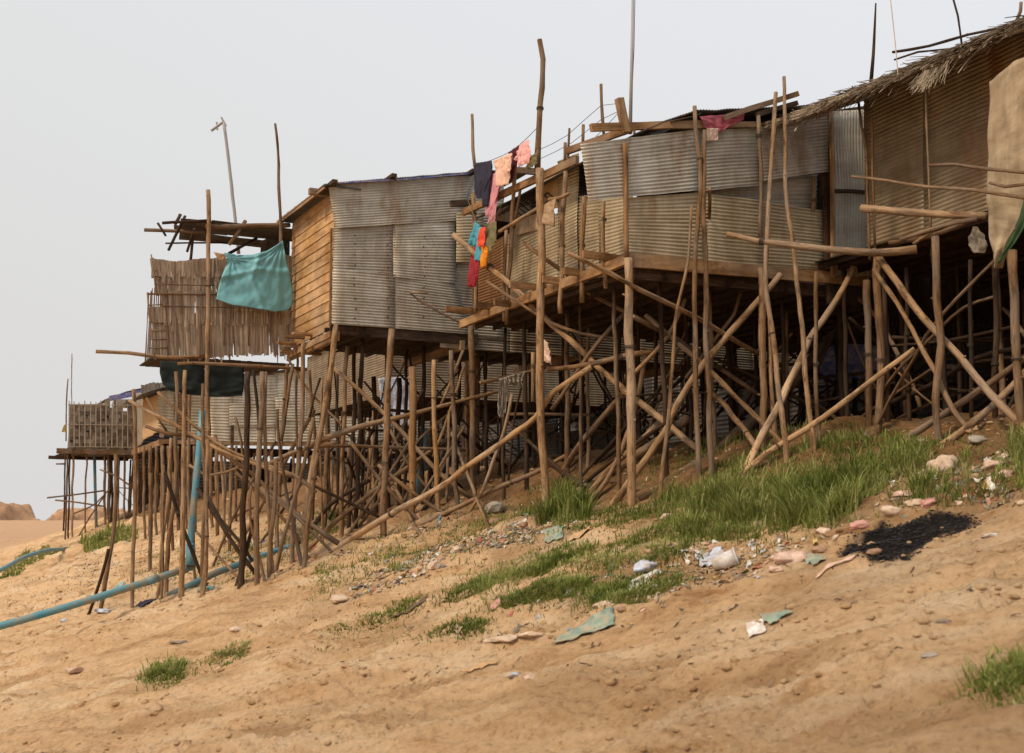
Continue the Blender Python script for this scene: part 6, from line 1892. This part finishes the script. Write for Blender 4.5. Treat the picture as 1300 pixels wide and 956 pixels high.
rag('rag', 1060, 722, 50, 0.05, 'pink', 'long thin pinkish strip trailing right of the sack', 'rag', crease=0.04)
crumple('bag', 820, 723, 32, 'bluewhite', 'shiny white blue bag above the right grass band', 'bag', None, 0.6, 1.2)
rag('paper', 818, 738, 38, 0.25, 'white', 'white paper lying just below the shiny bag', 'paper', crease=0.06)
rag('rag', 740, 806, 74, 0.3, 'teal', 'large flat teal rag in the foreground sand', 'rag', spin=0.15, crease=0.04)
rag('rag', 985, 785, 34, 0.2, 'teal', 'small dark teal rag on the bare sand at right', 'rag', spin=0.3)
rag('paper', 960, 805, 20, 0.15, 'white', 'little white scrap below the small teal rag', 'paper')
crumple('bag', 655, 858, 22, 'bluewhite', 'lilac white crumpled bag at the bottom centre', 'bag', None, 0.5, 1.5, spin=0.7)
crumple('bag', 674, 861, 20, 'pink', 'pinkish white crumpled bag beside the lilac one', 'bag', None, 0.45, 1.6, spin=0.5)
rag('rag', 608, 851, 48, 0.05, 'card', 'faded tan strip half buried in the foreground', 'strip', crease=0.04)
crumple('bag', 640, 812, 42, 'cream', 'half buried pale dusty bag in the foreground', 'bag', None, 0.3, 1.7)
crumple('bag', 675, 808, 30, 'cream', 'cream lump just right of the half buried bag', 'bag', None, 0.35, 1.4)
rag('bottle_label', 629, 773, 12, 0.12, 'pinkred', 'tiny bright pink wrapper on the sand', 'wrapper')
rag('cardboard', 736, 680, 32, 0.35, 'card', 'folded tan cardboard piece at the grass edge', 'cardboard', crease=0.22)
rag('rag', 703, 682, 22, 0.3, 'teal', 'grey green cloth left of the cardboard piece', 'rag', crease=0.2)
crumple('bag', 1256, 681, 22, 'white', 'white crumpled scrap right of the burnt ash', 'bag', None, 0.4, 1.5)
crumple('bag', 267, 748, 14, 'cyan', 'bright blue bag at the foot of the balcony posts', 'bag', None, 0.6)
crumple('bag', 258, 751, 16, 'teal', 'green bag touching the bright blue bag', 'bag', None, 0.6)
crumple('bag', 134, 777, 24, 'bluewhite', 'grey lilac bag beside the post leaning over the pipe', 'bag', None, 0.4, 1.6)
crumple('bag', 375, 712, 12, 'pinkred', 'pink bag at the foot of the forked stick', 'bag', None, 0.9, 1)
crumple('bag', 81, 789, 10, 'bluewhite', 'small blue tinted bag below the long pipe', 'bag')
crumple('bag', 230, 817, 26, 'greyrag', 'dark grey object lying on the bare sand at left', 'bag', None, 0.35, 1.8)
rag('wood_scrap', 520, 778, 44, 0.10, 'twigwood', 'weathered strip of old bark lying in the sand', 'bark', spin=0.55, crease=0.1)
rag('bark', 185, 768, 40, 0.4, 'navy', 'dark tattered cloth lying by the tall posts', 'rag', crease=0.15)
rag('green_scrap', 150, 745, 12, 0.2, 'cyan', 'small green scrap above the long pipe', 'scrap')
# tapered white cup lying on its side
t = hit(920, 722, 'g')
mb = MB(); ax = Vector((0.85, -0.2, 0.30)).normalized()
mb.tube([t + ZV * 0.10 - ax * 0.16, t + ZV * 0.10 + ax * 0.16], [0.075, 0.125], 18, cap=False)
mb.tube([t + ZV * 0.10 - ax * 0.165, t + ZV * 0.10 - ax * 0.155], [0.07, 0.076], 18)
o = mb.build('plastic_pot', M['white'], None, smooth=True, base=t)
mb2 = MB(); mb2.tube([t + ZV * 0.10 + ax * 0.155, t + ZV * 0.10 + ax * 0.175], [0.135, 0.135], 18, cap=False)
r_o = mb2.build('rim', M['white'], o, smooth=True)
for q in (o, r_o):
    s_ = q.modifiers.new('thickness', 'SOLIDIFY'); s_.thickness = 0.006
tag(o, 'white plastic pot lying on its side left of the pink sack', 'pot')
rag('rag', 903, 712, 34, 0.4, 'bluewhite', 'pale blue cloth behind the white plastic pot', 'rag', crease=0.15)

# scattered small litter: every scrap its own object
protos = []
for k_ in range(4):
    bm = lump(1, k_ * 7.7, 0.45, 2, 0.5, 1.3)
    me = bpy.data.meshes.new('litter_scrap'); bm.to_mesh(me); bm.free(); protos.append(me)
cols = ['white', 'bluewhite', 'cream', 'pink', 'cyan', 'yellow', 'red', 'blue', 'teal', 'greyrag', 'card', 'white', 'cream']
words_ = {'white': 'white', 'bluewhite': 'pale blue', 'cream': 'cream', 'pink': 'pink', 'cyan': 'turquoise', 'yellow': 'yellow', 'red': 'red', 'blue': 'blue', 'teal': 'green', 'greyrag': 'grey', 'card': 'tan'}
zones = [([(470, 730), (620, 680), (600, 700), (470, 740)], 34, 'in the rubbish band below the plank gabled house'),
         ([(590, 690), (700, 655), (720, 672), (600, 700)], 34, 'in the rubbish at the foot of the laundry deck'),
         ([(390, 750), (560, 690), (560, 720), (420, 760)], 26, 'on the slope edge below the leaning post'),
         ([(20, 745), (200, 690), (330, 700), (200, 740), (60, 775)], 26, 'among the far posts on the left slope'),
         ([(260, 700), (420, 660), (420, 700), (300, 745)], 20, 'around the balcony posts'),
         ([(400, 660), (600, 620), (680, 610), (560, 670), (420, 690)], 26, 'in the shade under the plank gabled house'),
         ([(700, 730), (900, 640), (1080, 680), (900, 760), (720, 790)], 18, 'on the grassy sand below the middle house'),
         ([(1080, 640), (1200, 610), (1290, 600), (1240, 650), (1100, 660)], 16, 'in the grass above the burnt ash'),
         ([(150, 800), (600, 770), (1100, 740), (1200, 800), (700, 860), (200, 860)], 14, 'on the bare foreground sand')]
mat_mesh = {}
for poly, n, where in zones:
    xs = [p[0] for p in poly]; ys = [p[1] for p in poly]; c_ = 0
    while c_ < n:
        x, y = random.uniform(min(xs), max(xs)), random.uniform(min(ys), max(ys))
        if not inpoly(np.array([x]), np.array([y]), poly)[0]: continue
        c_ += 1
        m_ = random.choice(cols); k_ = random.randrange(4)
        if (m_, k_) not in mat_mesh:
            me = protos[k_].copy(); me.materials.append(M[m_]); mat_mesh[(m_, k_)] = me
        o = bpy.data.objects.new('litter_scrap', mat_mesh[(m_, k_)])
        p = hit(x, y, 'g'); r = random.uniform(2.0, 5.0) * (1.5 if random.random() < .15 else 1) / 2 / F * p.y
        o.scale = (r * random.uniform(.8, 1.6), r * random.uniform(.7, 1.3), r * random.uniform(.4, 1.0))
        o.rotation_euler = (random.uniform(-.4, .4), random.uniform(-.4, .4), random.uniform(0, 6.28))
        o.location = p + Vector((0, 0, r * 0.2))
        COL.objects.link(o)
        tag(o, 'small %s scrap %s' % (words_[m_], where), 'litter', 'small litter scraps ' + where)
print('objects', len(bpy.data.objects))
